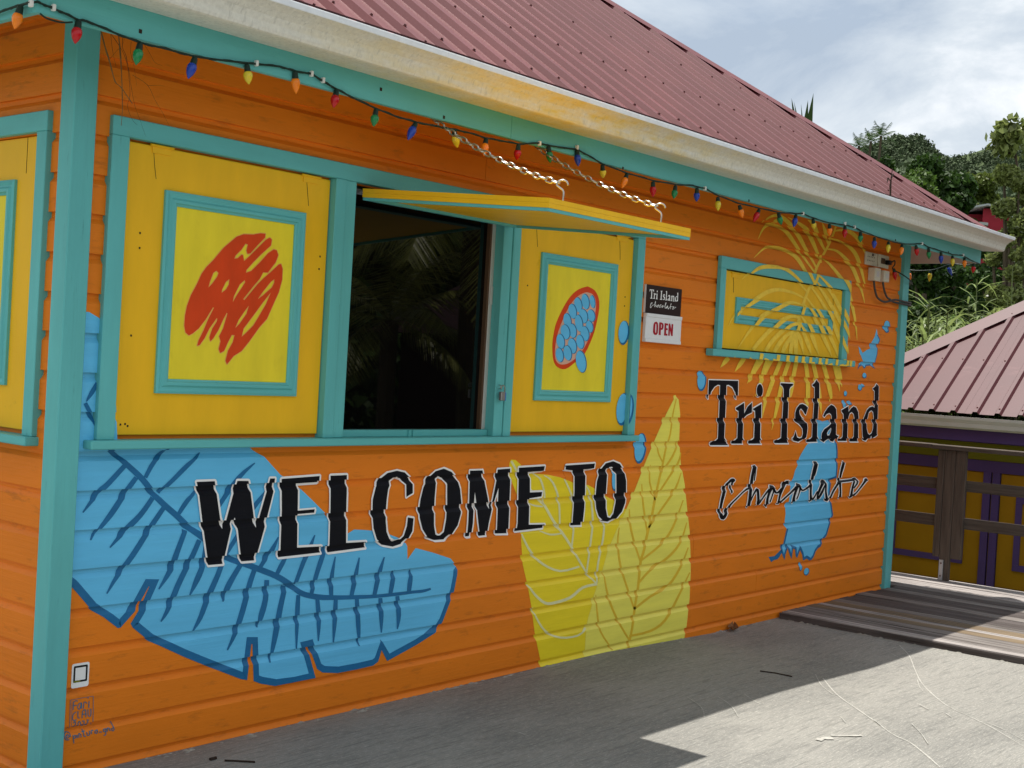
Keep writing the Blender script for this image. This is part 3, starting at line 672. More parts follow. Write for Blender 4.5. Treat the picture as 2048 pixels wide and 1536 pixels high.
pod = [(925, 90), (870, 85), (800, 98), (700, 95), (630, 120), (570, 170), (500, 230), (440, 300), (390, 360), (320, 430), (270, 500), (220, 610), (160, 720), (120, 830), (100, 930), (93, 1030), (105, 1100), (140, 1130), (180, 1110), (240, 1060), (310, 970), (388, 842), (397, 848), (340, 960), (290, 1080), (240, 1180), (225, 1235), (250, 1230), (300, 1160), (350, 1060), (424, 955), (432, 960), (425, 990), (380, 1060), (350, 1150), (360, 1190), (390, 1160), (440, 1080), (490, 970), (527, 900), (535, 905), (520, 960), (490, 1060), (450, 1140), (465, 1190), (445, 1270), (460, 1310), (500, 1290), (540, 1200), (580, 1125), (608, 1128), (590, 1200), (540, 1290), (515, 1390), (530, 1425), (560, 1390), (600, 1340), (680, 1290), (760, 1190), (860, 1050), (940, 960), (1010, 800), (1060, 690), (1095, 560), (1100, 450), (1085, 400), (1060, 405), (980, 480), (900, 550), (840, 610), (710, 768), (695, 760), (800, 628), (868, 548), (900, 485), (950, 487), (1030, 380), (1055, 310), (1040, 260), (1010, 250), (950, 290), (870, 380), (780, 470), (725, 490), (730, 460), (800, 380), (880, 300), (980, 210), (990, 150), (970, 130), (930, 150), (840, 240), (760, 320), (705, 370), (695, 310), (680, 305), (640, 340), (605, 345), (620, 310), (680, 250), (720, 190), (745, 200), (730, 260), (740, 295), (770, 290), (850, 200), (920, 130)]
holes = [[(420, 468), (390, 490), (355, 580), (340, 640), (380, 600), (430, 530), (445, 490)], [(555, 555), (520, 580), (480, 660), (475, 695), (520, 660), (550, 610)], [(710, 565), (660, 610), (600, 730), (590, 790), (630, 720), (690, 630), (718, 585)], [(1015, 555), (980, 580), (900, 680), (845, 760), (900, 720), (990, 640), (1015, 590)], [(980, 690), (900, 790), (820, 900), (700, 1060), (680, 1145), (720, 1110), (800, 1030), (860, 930), (930, 810)], [(755, 825), (720, 870), (650, 970), (615, 1055), (660, 1010), (730, 910)]]
paint('painted_pod', [[pl(zp, pod, PY)] + [pl(zp, h, PY) for h in holes]], 1, M['redpaint'], shL, flat=PY)
paint('pod_outline', outline_strokes([pl(zp, pod, PY)] + [pl(zp, h, PY) for h in holes], .0035), 0, mat('peach_line', (0.80, 0.42, 0.10), .5), shL, jit=.00003, flat=PY)
zo = (1060, 500, 4.955)
def smring(pts, n=3): 
    q = smooth(pts + pts[:1], n); return q[:-1]
outer = smring([(570, 360), (640, 400), (680, 480), (685, 580), (660, 720), (620, 860), (540, 1030), (450, 1110), (350, 1180), (270, 1160), (230, 1090), (220, 960), (230, 850), (260, 720), (330, 570), (400, 460), (480, 390)])
inner = smring([(560, 418), (620, 440), (650, 510), (648, 600), (620, 760), (580, 880), (500, 1020), (400, 1110), (320, 1135), (265, 1110), (245, 1030), (260, 880), (300, 750), (360, 610), (430, 500), (500, 440)])
paint('painted_pod', [[pl(zo, outer, PY)]], 0, M['redpaint'], shR, flat=PY)
paint('pod_pulp', [[pl(zo, inner, PY)]], 1, M['pink'], shR, flat=PY)
beans = [(615, 512, 25, 65), (545, 512, 38, 78), (473, 543, 38, 75), (417, 607, 40, 75), (602, 650, 38, 62), (525, 655, 42, 72), (366, 700, 38, 75), (480, 725, 38, 85), (585, 760, 35, 60), (418, 800, 38, 72), (345, 812, 45, 75), (538, 828, 42, 75), (492, 910, 38, 72), (298, 905, 40, 75), (414, 950, 42, 78), (367, 1020, 40, 75), (288, 1040, 37, 72), (500, 1105, 50, 110)]
for i, (cx, cy, rx, ry) in enumerate(beans):
    def el(dx, sx): return [(cx + dx + rx * sx * math.cos(a) + ry * .12 * math.sin(a), cy + ry * sx * math.sin(a)) for a in [2 * math.pi * k / 20 for k in range(20)]]
    paint('bean_edge', [[pl(zo, el(6, 1.02), PY)]], 2 + i * .14, M['navy'], shR, flat=PY)  # dark blue rim of the mural's bean, its own paint
    paint('painted_bean', [[pl(zo, el(-1, .96), PY)]], 2.07 + i * .14, M['blue'], shR, flat=PY)
# hinges, cracks, nail holes on shutters
def hinge(sh, u0, v0, u1, v1, y):
    a = on_y(u0, v0, y); b = on_y(u1, v1, y); mb = MB(); mb.tube([(a[0], y - .006, a[2]), (b[0], y - .006, b[2])], .0055, 7)
    mb.box(a[0] + .01, b[0] - .01, y - .004, y, a[2] - .03, a[2] + .004); mb.build('hinge', M['yellow'], sh)
hinge(shL, 300, 289, 346, 298, SHUT_Y); hinge(shL, 603, 349, 640, 357, SHUT_Y); hinge(shR, 1232, 470, 1258, 475, SHUT_Y)
def crack(sh, pts, y, w=1.2):
    paint('crack', pstroke([(u, v, w) for u, v in pts], y, 3), 0, M['twig'], sh, flat=y)
crack(shL, [(307, 296), (309, 330), (312, 358)], SHUT_Y, 1); crack(shL, [(613, 358), (615, 385), (617, 412)], SHUT_Y, 1)
crack(shR, [(1073, 455), (1074, 475), (1075, 494)], SHUT_Y, .8); crack(shR, [(1239, 474), (1240, 500), (1240, 520)], SHUT_Y, .8)
for sh, pp in ((shL, ((280, 466), (279, 496), (640, 513), (638, 538), (262, 671), (250, 848), (255, 852), (963 / 4, 849))), (shR, ((1055, 571), (1250, 594), (1249, 612)))):
    mb = MB()
    for u, v in pp:
        q = on_y(u, v, SHUT_Y); mb.box(q[0] - .0035, q[0] + .0035, SHUT_Y - .0012, SHUT_Y, q[2] - .004, q[2] + .004)
    tag(mb.build('nail_hole', M['twig'], sh), kind='stuff')

# ------------------------------------------------------------------ propped-open hatch flap
fx0, fx1, fyo, fyi = 4.035, 5.095, -1.12, -.030
fz = lambda y: 2.459 - (-.030 - y) * (0.085 / 1.09)
def fbox(name, x0, x1, y0, y1, lo, hi, m, parent, label=None):
    mb = MB(); vs = [(x, y, fz(y) + h) for x in (x0, x1) for y in (y0, y1) for h in (lo, hi)]
    mb.mesh(vs, [(0, 1, 3, 2), (4, 6, 7, 5), (0, 4, 5, 1), (2, 3, 7, 6), (0, 2, 6, 4), (1, 5, 7, 3)]); o = mb.build(name, m, parent)
    if label: o['label'] = label
    return o
flap = fbox('hatch_flap', fx0, fx1, fyo, fyi, -.040, -.020, M['yellow'], hut, 'yellow hatch shutter propped open level over the serving window')
fbox('edge_batten', fx0, fx1, fyo - .0005, fyo + .06, -.0195, 0, M['yellow'], flap)
fbox('edge_batten', fx0 - .0005, fx0 + .055, fyo + .0605, fyi, -.0195, 0, M['yellow'], flap)
fbox('edge_batten', fx1 - .055, fx1 + .0005, fyo + .0605, fyi, -.0195, 0, M['yellow'], flap)
fbox('edge_batten', fx0 + .0555, fx1 - .0555, fyi - .06, fyi, -.0195, 0, M['yellow'], flap)
for (a0, a1, b0, b1) in ((fx0 + .002, fx1 - .002, fyi - .050, fyi - .002), (fx0 + .002, fx1 - .002, fyo + .002, fyo + .020)): fbox('moulding', a0, a1, b0, b1, -.0535, -.0405, M['teal'], flap)
fbox('moulding', fx0 + .002, fx0 + .02, fyo + .021, fyi - .051, -.0535, -.0405, M['teal'], flap)
fbox('moulding', fx1 - .02, fx1 - .002, fyo + .021, fyi - .051, -.0535, -.0405, M['teal'], flap)
mb = MB(); mb.tube([(4.30, -.034, 2.466), (4.40, -.034, 2.466)], .007, 7); mb.build('hinge', M['yellow'], flap)
mb = MB(); mb.tube([(4.75, -.034, 2.466), (4.85, -.034, 2.466)], .007, 7); mb.build('hinge', M['yellow'], flap)

# ------------------------------------------------------------------ small shutter under the painted frond
w2 = piece('window_frame', M['teal'], 7.202, 9.098, -.030, .0, 2.397, 2.475, hut, label='small teal frame around the low yellow shutter under the painted frond')
piece('casing', M['teal_v'], 7.202, 7.269, -.030, 0, 1.8725, 2.3965, w2)
piece('casing', M['teal_v'], 9.010, 9.098, -.030, 0, 1.8725, 2.3965, w2)
piece('sill', M['teal'], 7.118, 9.19, -.058, 0, 1.826, 1.872, w2, .004)
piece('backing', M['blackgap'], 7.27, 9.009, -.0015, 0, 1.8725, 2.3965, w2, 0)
sh2 = shutter(7.276, 9.003, 1.882, 2.390, -.006, 7.44, 8.853, 2.053, 2.226, 'low yellow shutter with a narrow slotted moulding and painted palm frond', False)
crack(sh2, [(1466, 546), (1467, 565), (1467, 585)], -.006, .8); crack(sh2, [(1664, 582), (1666, 600), (1666, 618)], -.006, .8)
hinge(sh2, 1462, 545, 1480, 548, -.006); hinge(sh2, 1661, 578, 1680, 582, -.006)
def mural(name, polys, layer, m, label=None, jit=0, zones=ZONES_WALL): return paint(name, polys, layer, m, hut, label, jit=jit, zones=zones)
# ------------------------------------------------------------------ window on the left wall
LX = XL - .024
lw = piece('window_frame', M['teal'], LX, XL + .02, .150, 3.70, 2.480, 2.557, hut, label='teal window frame on the left wall beyond the corner post')
piece('casing', M['teal_v'], LX, XL + .02, .150, .220, 1.3205, 2.4795, lw)
piece('casing', M['teal_v'], LX, XL + .02, 3.63, 3.70, 1.3205, 2.4795, lw)
piece('sill', M['teal'], XL - .058, XL + .03, .135, 3.72, 1.286, 1.320, lw, .004)
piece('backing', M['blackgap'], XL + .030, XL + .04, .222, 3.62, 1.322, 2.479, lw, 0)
piece('jamb', M['teal_v'], LX, XL + .03, 1.275, 1.40, 1.3205, 2.4795, lw)
piece('jamb', M['teal_v'], LX, XL + .03, 2.46, 2.585, 1.3205, 2.4795, lw)
def side_mould(y0, y1, z0, z1, xfr, parent, w=.058):
    pr = [(0, 0), (0, .012), (.010, .016), (.020, .011), (.026, .011), (.034, .019), (.046, .019), (.050, .012), (w, .008), (w, 0)]
    for s in range(4):
        mb = MB(); e_ = (s + 1) % 4
        for i in range(len(pr) - 1):
            def c(j, q):
                d, h = pr[j]; return ((xfr - h, y0 + d, z0 + d), (xfr - h, y1 - d, z0 + d), (xfr - h, y1 - d, z1 - d), (xfr - h, y0 + d, z1 - d))[q]
            mb.face([c(i, s), c(i, e_), c(i + 1, e_), c(i + 1, s)][::-1])
        mb.build('moulding', M['teal'] if s in (0, 2) else M['teal_v'], parent)
for i, (y0, y1) in enumerate(((.225, 1.272), (1.403, 2.457), (2.588, 3.628))):
    s = piece('shutter', M['yellow'], XL + .008, XL + .028, y0, y1, 1.337, 2.472, hut, .002, 'yellow shutter on the left wall, %s' % ('next to the corner post', 'the middle one', 'the farthest from the post')[i])
    m0, m1 = y0 + .178, y1 - .178; side_mould(m0, m1, 1.503, 2.309, XL + .008, s)
    mb = MB(); xx = XL + .005; mb.face([(xx, m0 + .058, 1.561), (xx, m0 + .058, 2.251), (xx, m1 - .058, 2.251), (xx, m1 - .058, 1.561)]); mb.build('panel', M['lemon'], s)
    if i == 0:
        mb = MB(); a = on_x(29, 270, XL + .002); b = on_x(58, 265, XL + .002); mb.tube([tuple(a), tuple(b)], .0055, 7); mb.build('hinge', M['yellow'], s)
        mb = MB(); a = on_x(56, 275, XL + .0075); b = on_x(48, 347, XL + .0075); mb.box(XL + .0068, XL + .008, a[1] - .001, a[1] + .001, b[2], a[2]); mb.build('crack', M['twig'], s)

# ------------------------------------------------------------------ mural: blue banana leaf
leafB = [(118, 640), (150, 622), (178, 624), (198, 636), (212, 665), (230, 760), (235, 897), (480, 885), (505, 898), (528, 913), (561, 950), (579, 960), (597, 974), (625, 1001), (651, 1027), (668, 1049), (692, 1069), (708, 1059), (731, 1060), (752, 1062), (779, 1069), (800, 1077), (814, 1087), (814.7, 1119), (831, 1096), (865, 1105), (901, 1117), (915, 1134),
         (914, 1150), (908, 1181), (902, 1198), (885, 1243), (871, 1265), (832, 1290), (774, 1322), (763, 1300), (756, 1323), (746, 1331), (712, 1339), (675, 1346), (645, 1345), (634, 1338), (618, 1293), (614, 1294), (631, 1356), (587, 1367), (550, 1372), (520, 1367), (507, 1362), (504.5, 1288), (502.5, 1288), (494, 1360), (481, 1358), (442, 1343), (403, 1328), (364, 1312), (325, 1294), (298, 1282), (265, 1255), (261, 1247), (277, 1221), (298.5, 1173), (297, 1173), (271, 1221), (241, 1255), (235, 1256), (208, 1235), (183, 1220), (146, 1177), (118, 1150)]
A = px2(leafB)
mural('painted_leaf', [[A]], 0, M['blue'], zones=[], label='big sky-blue banana leaf under the sill and the word WELCOME')
def inset_edge(pts, i0, i1, d):
    """closed strip lying inside the outline between vertices i0..i1"""
    n = len(pts); area = sum(pts[i][0] * pts[(i + 1) % n][1] - pts[(i + 1) % n][0] * pts[i][1] for i in range(n)); sg = 1 if area > 0 else -1; ins = []
    for i in range(i0, i1 + 1):
        p0, p1, p2 = Vector(pts[i - 1]), Vector(pts[i]), Vector(pts[(i + 1) % n]); a = (p1 - p0).normalized(); b = (p2 - p1).normalized()
        na = Vector((-a.y, a.x)) * sg; nb = Vector((-b.y, b.x)) * sg; m = (na + nb)
        if m.length < .2: m = a * 1.0; k = d * 1.3
        else:
            c = max(m.length / 2, .5); m.normalize(); k = d / c
        ins.append((p1 + m.normalized() * min(k, d * 1.7))[:])
    return [[[pts[i0 + j], pts[i0 + j + 1], ins[j + 1], ins[j]]] for j in range(i1 - i0)]
mural('leaf_edge', inset_edge(A, 27, len(A) - 1, .030), 1, M['navy'], jit=.00004, zones=[])
rib = [(217, 895, 9), (232, 910, 10), (251, 927, 11), (284, 958, 12), (315, 997, 12), (356, 1034, 12), (374, 1052, 13), (403, 1073, 13), (452, 1113, 12), (501, 1132, 12), (552, 1152, 12), (585, 1173, 12), (604, 1187, 11), (637, 1194, 11), (675, 1195, 9), (715, 1194, 8), (755, 1192, 7), (793, 1188, 7), (825, 1184, 6), (845, 1182, 6), (861, 1177.5, 4)]
mural('leaf_midrib', pstroke(rib), 2, M['navy'], zones=[])
veins = [[(250, 930), (215, 968), (196, 985), (165, 1025)], [(272, 955), (250, 985), (220, 1030), (180, 1080)], [(305, 995), (280, 1030), (250, 1060), (219, 1095)], [(327, 1015), (300, 1055), (265, 1110), (235, 1150), (213, 1187)], [(370, 1060), (355, 1100), (340, 1140), (317, 1178)],
         [(398, 1080), (385, 1110), (360, 1160), (345, 1195), (332, 1225), (321, 1243)], [(412, 1090), (405, 1130), (393, 1160), (379, 1190)], [(447, 1115), (435, 1150), (415, 1195), (400, 1235), (385, 1262)], [(480, 1130), (465, 1155), (452, 1180), (445, 1203)], [(508, 1140), (498, 1170), (485, 1220), (470, 1265), (454, 1300)],
         [(533, 1160), (530, 1200), (522, 1230), (515, 1255)], [(570, 1172), (560, 1215), (550, 1270), (539, 1325)], [(596, 1190), (594, 1230), (592, 1300)], [(634, 1196), (637, 1240), (636, 1282)], [(671, 1196), (669, 1240), (666, 1285)], [(713, 1198), (716, 1250), (718, 1292)], [(760, 1196), (762, 1230), (762, 1265)], [(794, 1192), (797, 1230), (794, 1258)],
         [(290, 955), (310, 920), (340, 895)], [(318, 985), (345, 960), (375, 930), (403, 906)], [(357, 1027), (375, 1000), (395, 980)], [(405, 1068), (438, 1010), (477, 955), (509, 926)], [(450, 1110), (475, 1070), (505, 1017), (530, 986), (546, 968)], [(518, 1137), (532, 1115), (544, 1099), (556, 1074)],
         [(552, 1150), (565, 1125), (575, 1108)], [(590, 1168), (606, 1125), (617, 1100), (629, 1070)], [(622, 1188), (632, 1150), (645, 1110), (652, 1090)], [(662, 1192), (662, 1160), (670, 1113)], [(702, 1193), (710, 1155), (718, 1115)], [(748, 1191), (757, 1150), (768, 1114)], [(780, 1188), (785, 1160), (789, 1140)], [(817, 1185), (820, 1160), (823, 1140)],
         [(194, 766), (183, 785), (172, 803)], [(170, 806), (180, 826), (192, 850), (206, 878)]]
for i, v in enumerate(veins):
    mural('leaf_vein', taper(v, 11 if i < 12 else 9), 3 + .1 * (i % 3), M['navy'], zones=[])

# ------------------------------------------------------------------ mural: two yellow leaves
edge = [(1252, 1019), (1243, 1040), (1234, 1057), (1224, 1080), (1215, 1101), (1210, 1120), (1205, 1138), (1198, 1157), (1192, 1177), (1186, 1195), (1182, 1216), (1176, 1235), (1172, 1255), (1170, 1285), (1169, 1308), (1168, 1345)]
lf = [(1017.6, 940), (1019, 925), (1022, 919), (1031, 920), (1041, 929), (1049, 938), (1059, 944.5), (1078, 948), (1100, 950), (1121, 955), (1136, 961), (1148, 966), (1176, 970), (1193, 979), (1213, 991), (1234, 1005)] + edge + [(1082, 1350), (1080, 1318), (1069, 1265), (1063, 1216), (1055, 1171), (1045, 1128), (1042, 1080), (1042, 1067), (1038, 1020), (1034, 991), (1024, 965)]
rf = [(1355, 790), (1357, 800), (1360, 828), (1358, 878), (1361, 925), (1369, 968), (1374, 1018), (1379, 1063), (1381, 1118), (1381, 1144), (1379, 1195), (1373, 1251), (1368, 1278), (1367, 1310)] + edge[::-1] + [(1270, 978), (1289, 928), (1309, 880), (1331, 830), (1351, 791)]
mural('painted_leaf', [[px2(lf)]], 0, M['gold'], 'golden yellow leaf with cream veins behind the letters TO')
mural('painted_leaf', [[px2(rf)]], 1, M['pale'], 'tall pale yellow leaf with ochre veins and a pointed tip')
for i, (w, v) in enumerate([(4.5, [(1022, 922), (1035, 945), (1050, 970), (1072, 990), (1088, 1010), (1105, 1040), (1120, 1060), (1140, 1090), (1160, 1125), (1175, 1148), (1193, 1168)]), (3, [(1085, 1013), (1068, 1011), (1057, 1005)]), (3.2, [(1122, 1067), (1100, 1069), (1080, 1062)]),
        (4, [(1158, 1133), (1120, 1142), (1085, 1128), (1062, 1105), (1048, 1080), (1043, 1068)]), (5, [(1194, 1168), (1165, 1175), (1140, 1195), (1110, 1205), (1090, 1206), (1070, 1190), (1056, 1170)]), (3.5, [(1173, 1256), (1155, 1271), (1120, 1275), (1090, 1262), (1072, 1235), (1064, 1215)]),
        (3.4, [(1088, 1010), (1088, 985), (1080, 958), (1068, 946)]), (3.4, [(1119, 1058), (1117, 1000), (1105, 965), (1090, 951)]), (3.4, [(1143, 1092), (1147, 1050), (1145, 1000), (1135, 972), (1128, 958)]), (3.4, [(1173, 1142), (1180, 1090), (1185, 1040), (1180, 990), (1172, 972)]), (3.4, [(1193, 1166), (1195, 1130), (1205, 1080), (1208, 1050), (1209, 1020)])]):
    mural('leaf_vein', taper(v, w * 1.15, tip=.6), 2 + .15 * (i % 3), M['creamline'])
for i, (w, v) in enumerate([(5, [(1256, 1302), (1258, 1285), (1264, 1255), (1269, 1215), (1275, 1178), (1278, 1150), (1281, 1122), (1288, 1098), (1294, 1068), (1302, 1038), (1309, 1000), (1318, 958), (1325, 928), (1331, 898), (1340, 868), (1345, 830), (1352, 798)]), (4, [(1321, 946), (1345, 912), (1357, 880)]), (4, [(1311, 995), (1335, 958), (1356, 925), (1361, 905)]), (4.2, [(1297, 1055), (1325, 1015), (1350, 978), (1362, 945)]),
        (4.5, [(1280, 1122), (1320, 1090), (1345, 1055), (1366, 1000)]), (4.8, [(1275, 1168), (1300, 1140), (1335, 1115), (1360, 1085), (1373, 1045)]), (5, [(1268, 1218), (1300, 1193), (1335, 1172), (1360, 1135), (1376, 1095)]), (5, [(1258, 1272), (1300, 1262), (1330, 1240), (1355, 1195), (1379, 1145)]),
        (3, [(1325, 925), (1316, 905), (1313, 885)]), (3.2, [(1310, 1000), (1299, 965), (1300, 930)]), (3.6, [(1294, 1065), (1286, 1010), (1283, 968)]), (4, [(1280, 1122), (1268, 1085), (1260, 1050), (1258, 1018)]), (4.2, [(1268, 1218), (1252, 1170), (1240, 1130), (1235, 1085), (1238, 1055)]), (4.2, [(1258, 1280), (1232, 1235), (1215, 1190), (1207, 1145)]), (3.4, [(1225, 1300), (1200, 1262), (1194, 1225), (1191, 1190)])]):
    mural('leaf_vein', taper(v, w, tip=.45), 2 + .15 * (i % 3), M['goldline'])

# ------------------------------------------------------------------ mural: blue island shapes and drops
isl = [(1636.6, 838.6), (1648, 843), (1660, 840), (1663, 852), (1668, 862), (1673, 882), (1675, 900), (1675, 935), (1673, 957), (1662, 961), (1659, 988), (1662, 1002), (1666, 1030), (1661, 1044), (1653, 1071), (1647, 1079), (1641, 1093), (1636, 1096), (1631, 1103), (1627, 1114), (1621, 1122), (1613, 1117), (1606, 1121), (1604, 1109), (1600, 1100), (1594, 1116), (1591, 1112), (1590, 1099), (1586, 1097), (1583, 1118), (1580, 1112), (1575, 1096), (1571, 1108), (1569, 1120), (1563, 1106), (1559, 1113), (1555, 1118), (1548, 1120), (1542, 1124), (1537, 1114), (1549, 1112), (1561, 1100), (1567, 1085), (1573, 1058), (1569, 1044), (1571, 1027), (1570, 1013), (1578, 1002), (1580, 985), (1580, 977), (1583, 961), (1586, 956), (1590, 941), (1596, 929), (1598, 916), (1602, 908), (1613, 890), (1631, 879), (1634, 862)]
I_ = px2(isl); mural('painted_island', [[I_]], 0, M['blue'], 'long blue island silhouette behind the words Island and Chocolate')
mural('island_edge', inset_edge(I_, 5, 43, .022), 1, M['navy'], jit=.00004)
isl2 = [(1753.4, 657), (1755, 669), (1760, 679.5), (1756, 690), (1754, 710), (1750, 725), (1748, 734), (1750, 738), (1745, 735), (1742, 731), (1733, 732), (1728, 738), (1724, 731), (1718, 734), (1715, 740), (1716, 733), (1720, 728), (1726, 723), (1722, 712), (1719, 706), (1717, 693), (1720, 696), (1725, 706), (1733, 700), (1740, 697), (1743, 684), (1749, 674)]
I2 = px2(isl2); mural('painted_island', [[I2]], 0, M['blue'], 'small blue island silhouette near the right corner post'); mural('island_edge', inset_edge(I2, 1, 16, .010), 1, M['navy'], jit=.00004)
def drop(u, v, ru, rv, rot=0, nm='painted_drop', lab=None, big=False):
    q = on_y(u, v); q2 = on_y(u + ru, v); q3 = on_y(u, v - rv); rx = abs(q2[0] - q[0]); rz = abs(q3[2] - q[2])
    mural(nm, [disc((q[0] + rx * .12, q[2] - .002), rx * 1.06, rz * 1.03, rot)], 4, M['navy']); mural(nm, [disc((q[0] - rx * .05, q[2] + .003), rx * .92, rz * .93, rot)], 5, M['blue'], lab)
for d in ((1773, 653, 6, 12), (1728, 751, 4, 5), (1719, 775, 4, 6), (1725, 771, 3, 3), (1690, 787, 3, 5), (1688, 808, 3.5, 8), (1699, 806, 4.5, 4), (1601, 1133, 2.6, 8), (1612, 1143, 5, 7)): drop(*d)
drop(1402, 761, 8.5, 20, 0, 'painted_bean', 'blue bean painted left of the big letter T'); drop(1279, 896, 11, 30, -.12, 'painted_bean', 'blue bean painted past the right end of the long sill')
drop(1248, 665, 10, 24, -.12, 'painted_bean', 'blue bean at the edge of the right shutter, upper'); drop(1246, 818, 12, 32, -.12, 'painted_bean', 'blue bean crossing from the right shutter onto the casing')
drop(1229, 957, 6, 24, 0, 'painted_bean')

# ------------------------------------------------------------------ mural: palm frond over the small shutter
zw, zx, zk = (1380, 420, 5.12), (1500, 640, 6.827), (1024, 384, 4)
mural('frond_rib', pstroke([(p[0], p[1], w) for p, w in zip([(1490, 170), (1470, 230), (1430, 330), (1360, 460), (1290, 600), (1260, 710), (1200, 820), (1150, 960), (1110, 1090), (1070, 1240)], [18, 20, 22, 24, 26, 27, 28, 30, 30, 34])], 0, 3, zw), 3, M['frond'], 'pale midrib of the painted palm frond')
FR = [[(1180, 830), (1060, 700), (930, 600), (800, 580), (680, 590), (600, 640), (520, 710)], [(1150, 900), (1050, 850), (900, 815), (780, 840), (680, 900), (560, 980), (440, 1080), (380, 1190)], [(1130, 970), (1050, 945), (960, 960), (860, 1010), (720, 1090), (640, 1180), (560, 1290), (480, 1410)], [(1100, 1100), (1020, 1090), (920, 1130), (840, 1200), (720, 1320), (630, 1430)], [(1080, 1160), (1000, 1180), (920, 1250), (830, 1340), (760, 1445)],
      [(1075, 1235), (980, 1280), (900, 1370), (850, 1455)], [(1075, 1235), (1010, 1320), (960, 1400), (935, 1462)], [(1075, 1235), (1035, 1350), (1015, 1470)], [(1075, 1235), (1073, 1350), (1072, 1475)], [(1250, 800), (1220, 720), (1150, 580), (1070, 470), (950, 400), (850, 382), (760, 390), (650, 490)],
      [(1280, 650), (1150, 470), (1060, 330), (970, 210), (880, 160), (800, 150), (740, 200), (695, 295)], [(1300, 610), (1240, 500), (1180, 400), (1110, 270), (1040, 170), (960, 90), (880, 55), (800, 80), (750, 130)], [(1340, 540), (1300, 440), (1240, 300), (1190, 200), (1100, 130), (1000, 75)], [(1385, 430), (1320, 300), (1260, 150), (1200, 100)], [(1410, 350), (1390, 250), (1350, 130)], [(890, 95), (870, 120), (850, 145)],
      [(1475, 215), (1560, 205), (1660, 240), (1740, 330), (1780, 410), (1797, 475)], [(1430, 290), (1520, 310), (1620, 370), (1690, 450), (1735, 560), (1772, 700), (1797, 800)], [(1405, 400), (1500, 420), (1600, 510), (1660, 590), (1715, 720), (1755, 830), (1785, 955)], [(1340, 480), (1430, 560), (1530, 680), (1600, 790), (1650, 950), (1690, 1150), (1707, 1330)], [(1270, 660), (1350, 740), (1440, 850), (1510, 980), (1570, 1100), (1610, 1200), (1635, 1320)],
      [(1240, 720), (1340, 830), (1440, 990), (1520, 1130), (1590, 1280), (1620, 1470)], [(1220, 780), (1330, 930), (1440, 1130), (1510, 1300), (1560, 1420), (1590, 1510)], [(1170, 880), (1290, 1050), (1390, 1230), (1470, 1400), (1500, 1500)], [(1150, 960), (1230, 1050), (1330, 1250), (1400, 1400), (1440, 1500)], [(1120, 1080), (1200, 1200), (1260, 1350), (1310, 1490)], [(1090, 1160), (1150, 1260), (1200, 1380), (1230, 1485)], [(1080, 1230), (1120, 1330), (1150, 1475)]]
for i, v in enumerate(FR): mural('frond_leaflet', taper(v, 44 if i < 16 else 40, zoom=zw, tip=.12 if i not in range(3, 9) else .8, root=.35), 4 + .12 * (i % 5), M['frond'])
FL = [(zx, [(160, 545), (60, 690), (10, 790), (-20, 850)]), (zx, [(290, 545), (210, 690), (150, 830), (60, 1060)]), (zx, [(420, 550), (340, 740), (270, 930), (200, 1130), (160, 1340)]), (zx, [(530, 560), (460, 760), (410, 960), (350, 1250), (290, 1500)]), (zx, [(630, 560), (590, 750), (560, 950), (530, 1120)]), (zx, [(750, 570), (780, 780), (785, 1050), (755, 1310)]), (zx, [(855, 580), (900, 780), (945, 1050), (968, 1290)]),
      (zx, [(990, 590), (1045, 780), (1090, 980), (1110, 1130)]), (zx, [(1145, 600), (1190, 790), (1220, 975)]), (zx, [(1190, 605), (1225, 790), (1250, 915)]), (zk, [(1730, 1325), (1700, 1360), (1663, 1405)]), (zk, [(1855, 1328), (1820, 1380), (1778, 1438)]), (zk, [(1975, 1330), (1930, 1430), (1878, 1532)]), (zk, [(2045, 1335), (2010, 1440), (1975, 1560)])]
for i, (zm, v) in enumerate(FL): mural('frond_leaflet', taper(v, 56 if zm is zx else 34, zoom=zm, tip=.08, root=1), 4 + .12 * (i % 5), M['frond'])
for i, (u, v) in enumerate([(1507, 712), (1541, 715), (1560, 716), (1577, 717), (1591, 718), (1606, 718.5), (1625, 720), (1638, 721), (1659, 723), (1681, 724), (1687, 725)]):
    mural('frond_leaflet', pstroke([(u + 1, v - 6, 0), (u + 1, v - 6, 7 - .25 * i), (u - 1, v + 7, 7 - .25 * i)][1:], 0, 1), 4.2, M['frond']) 

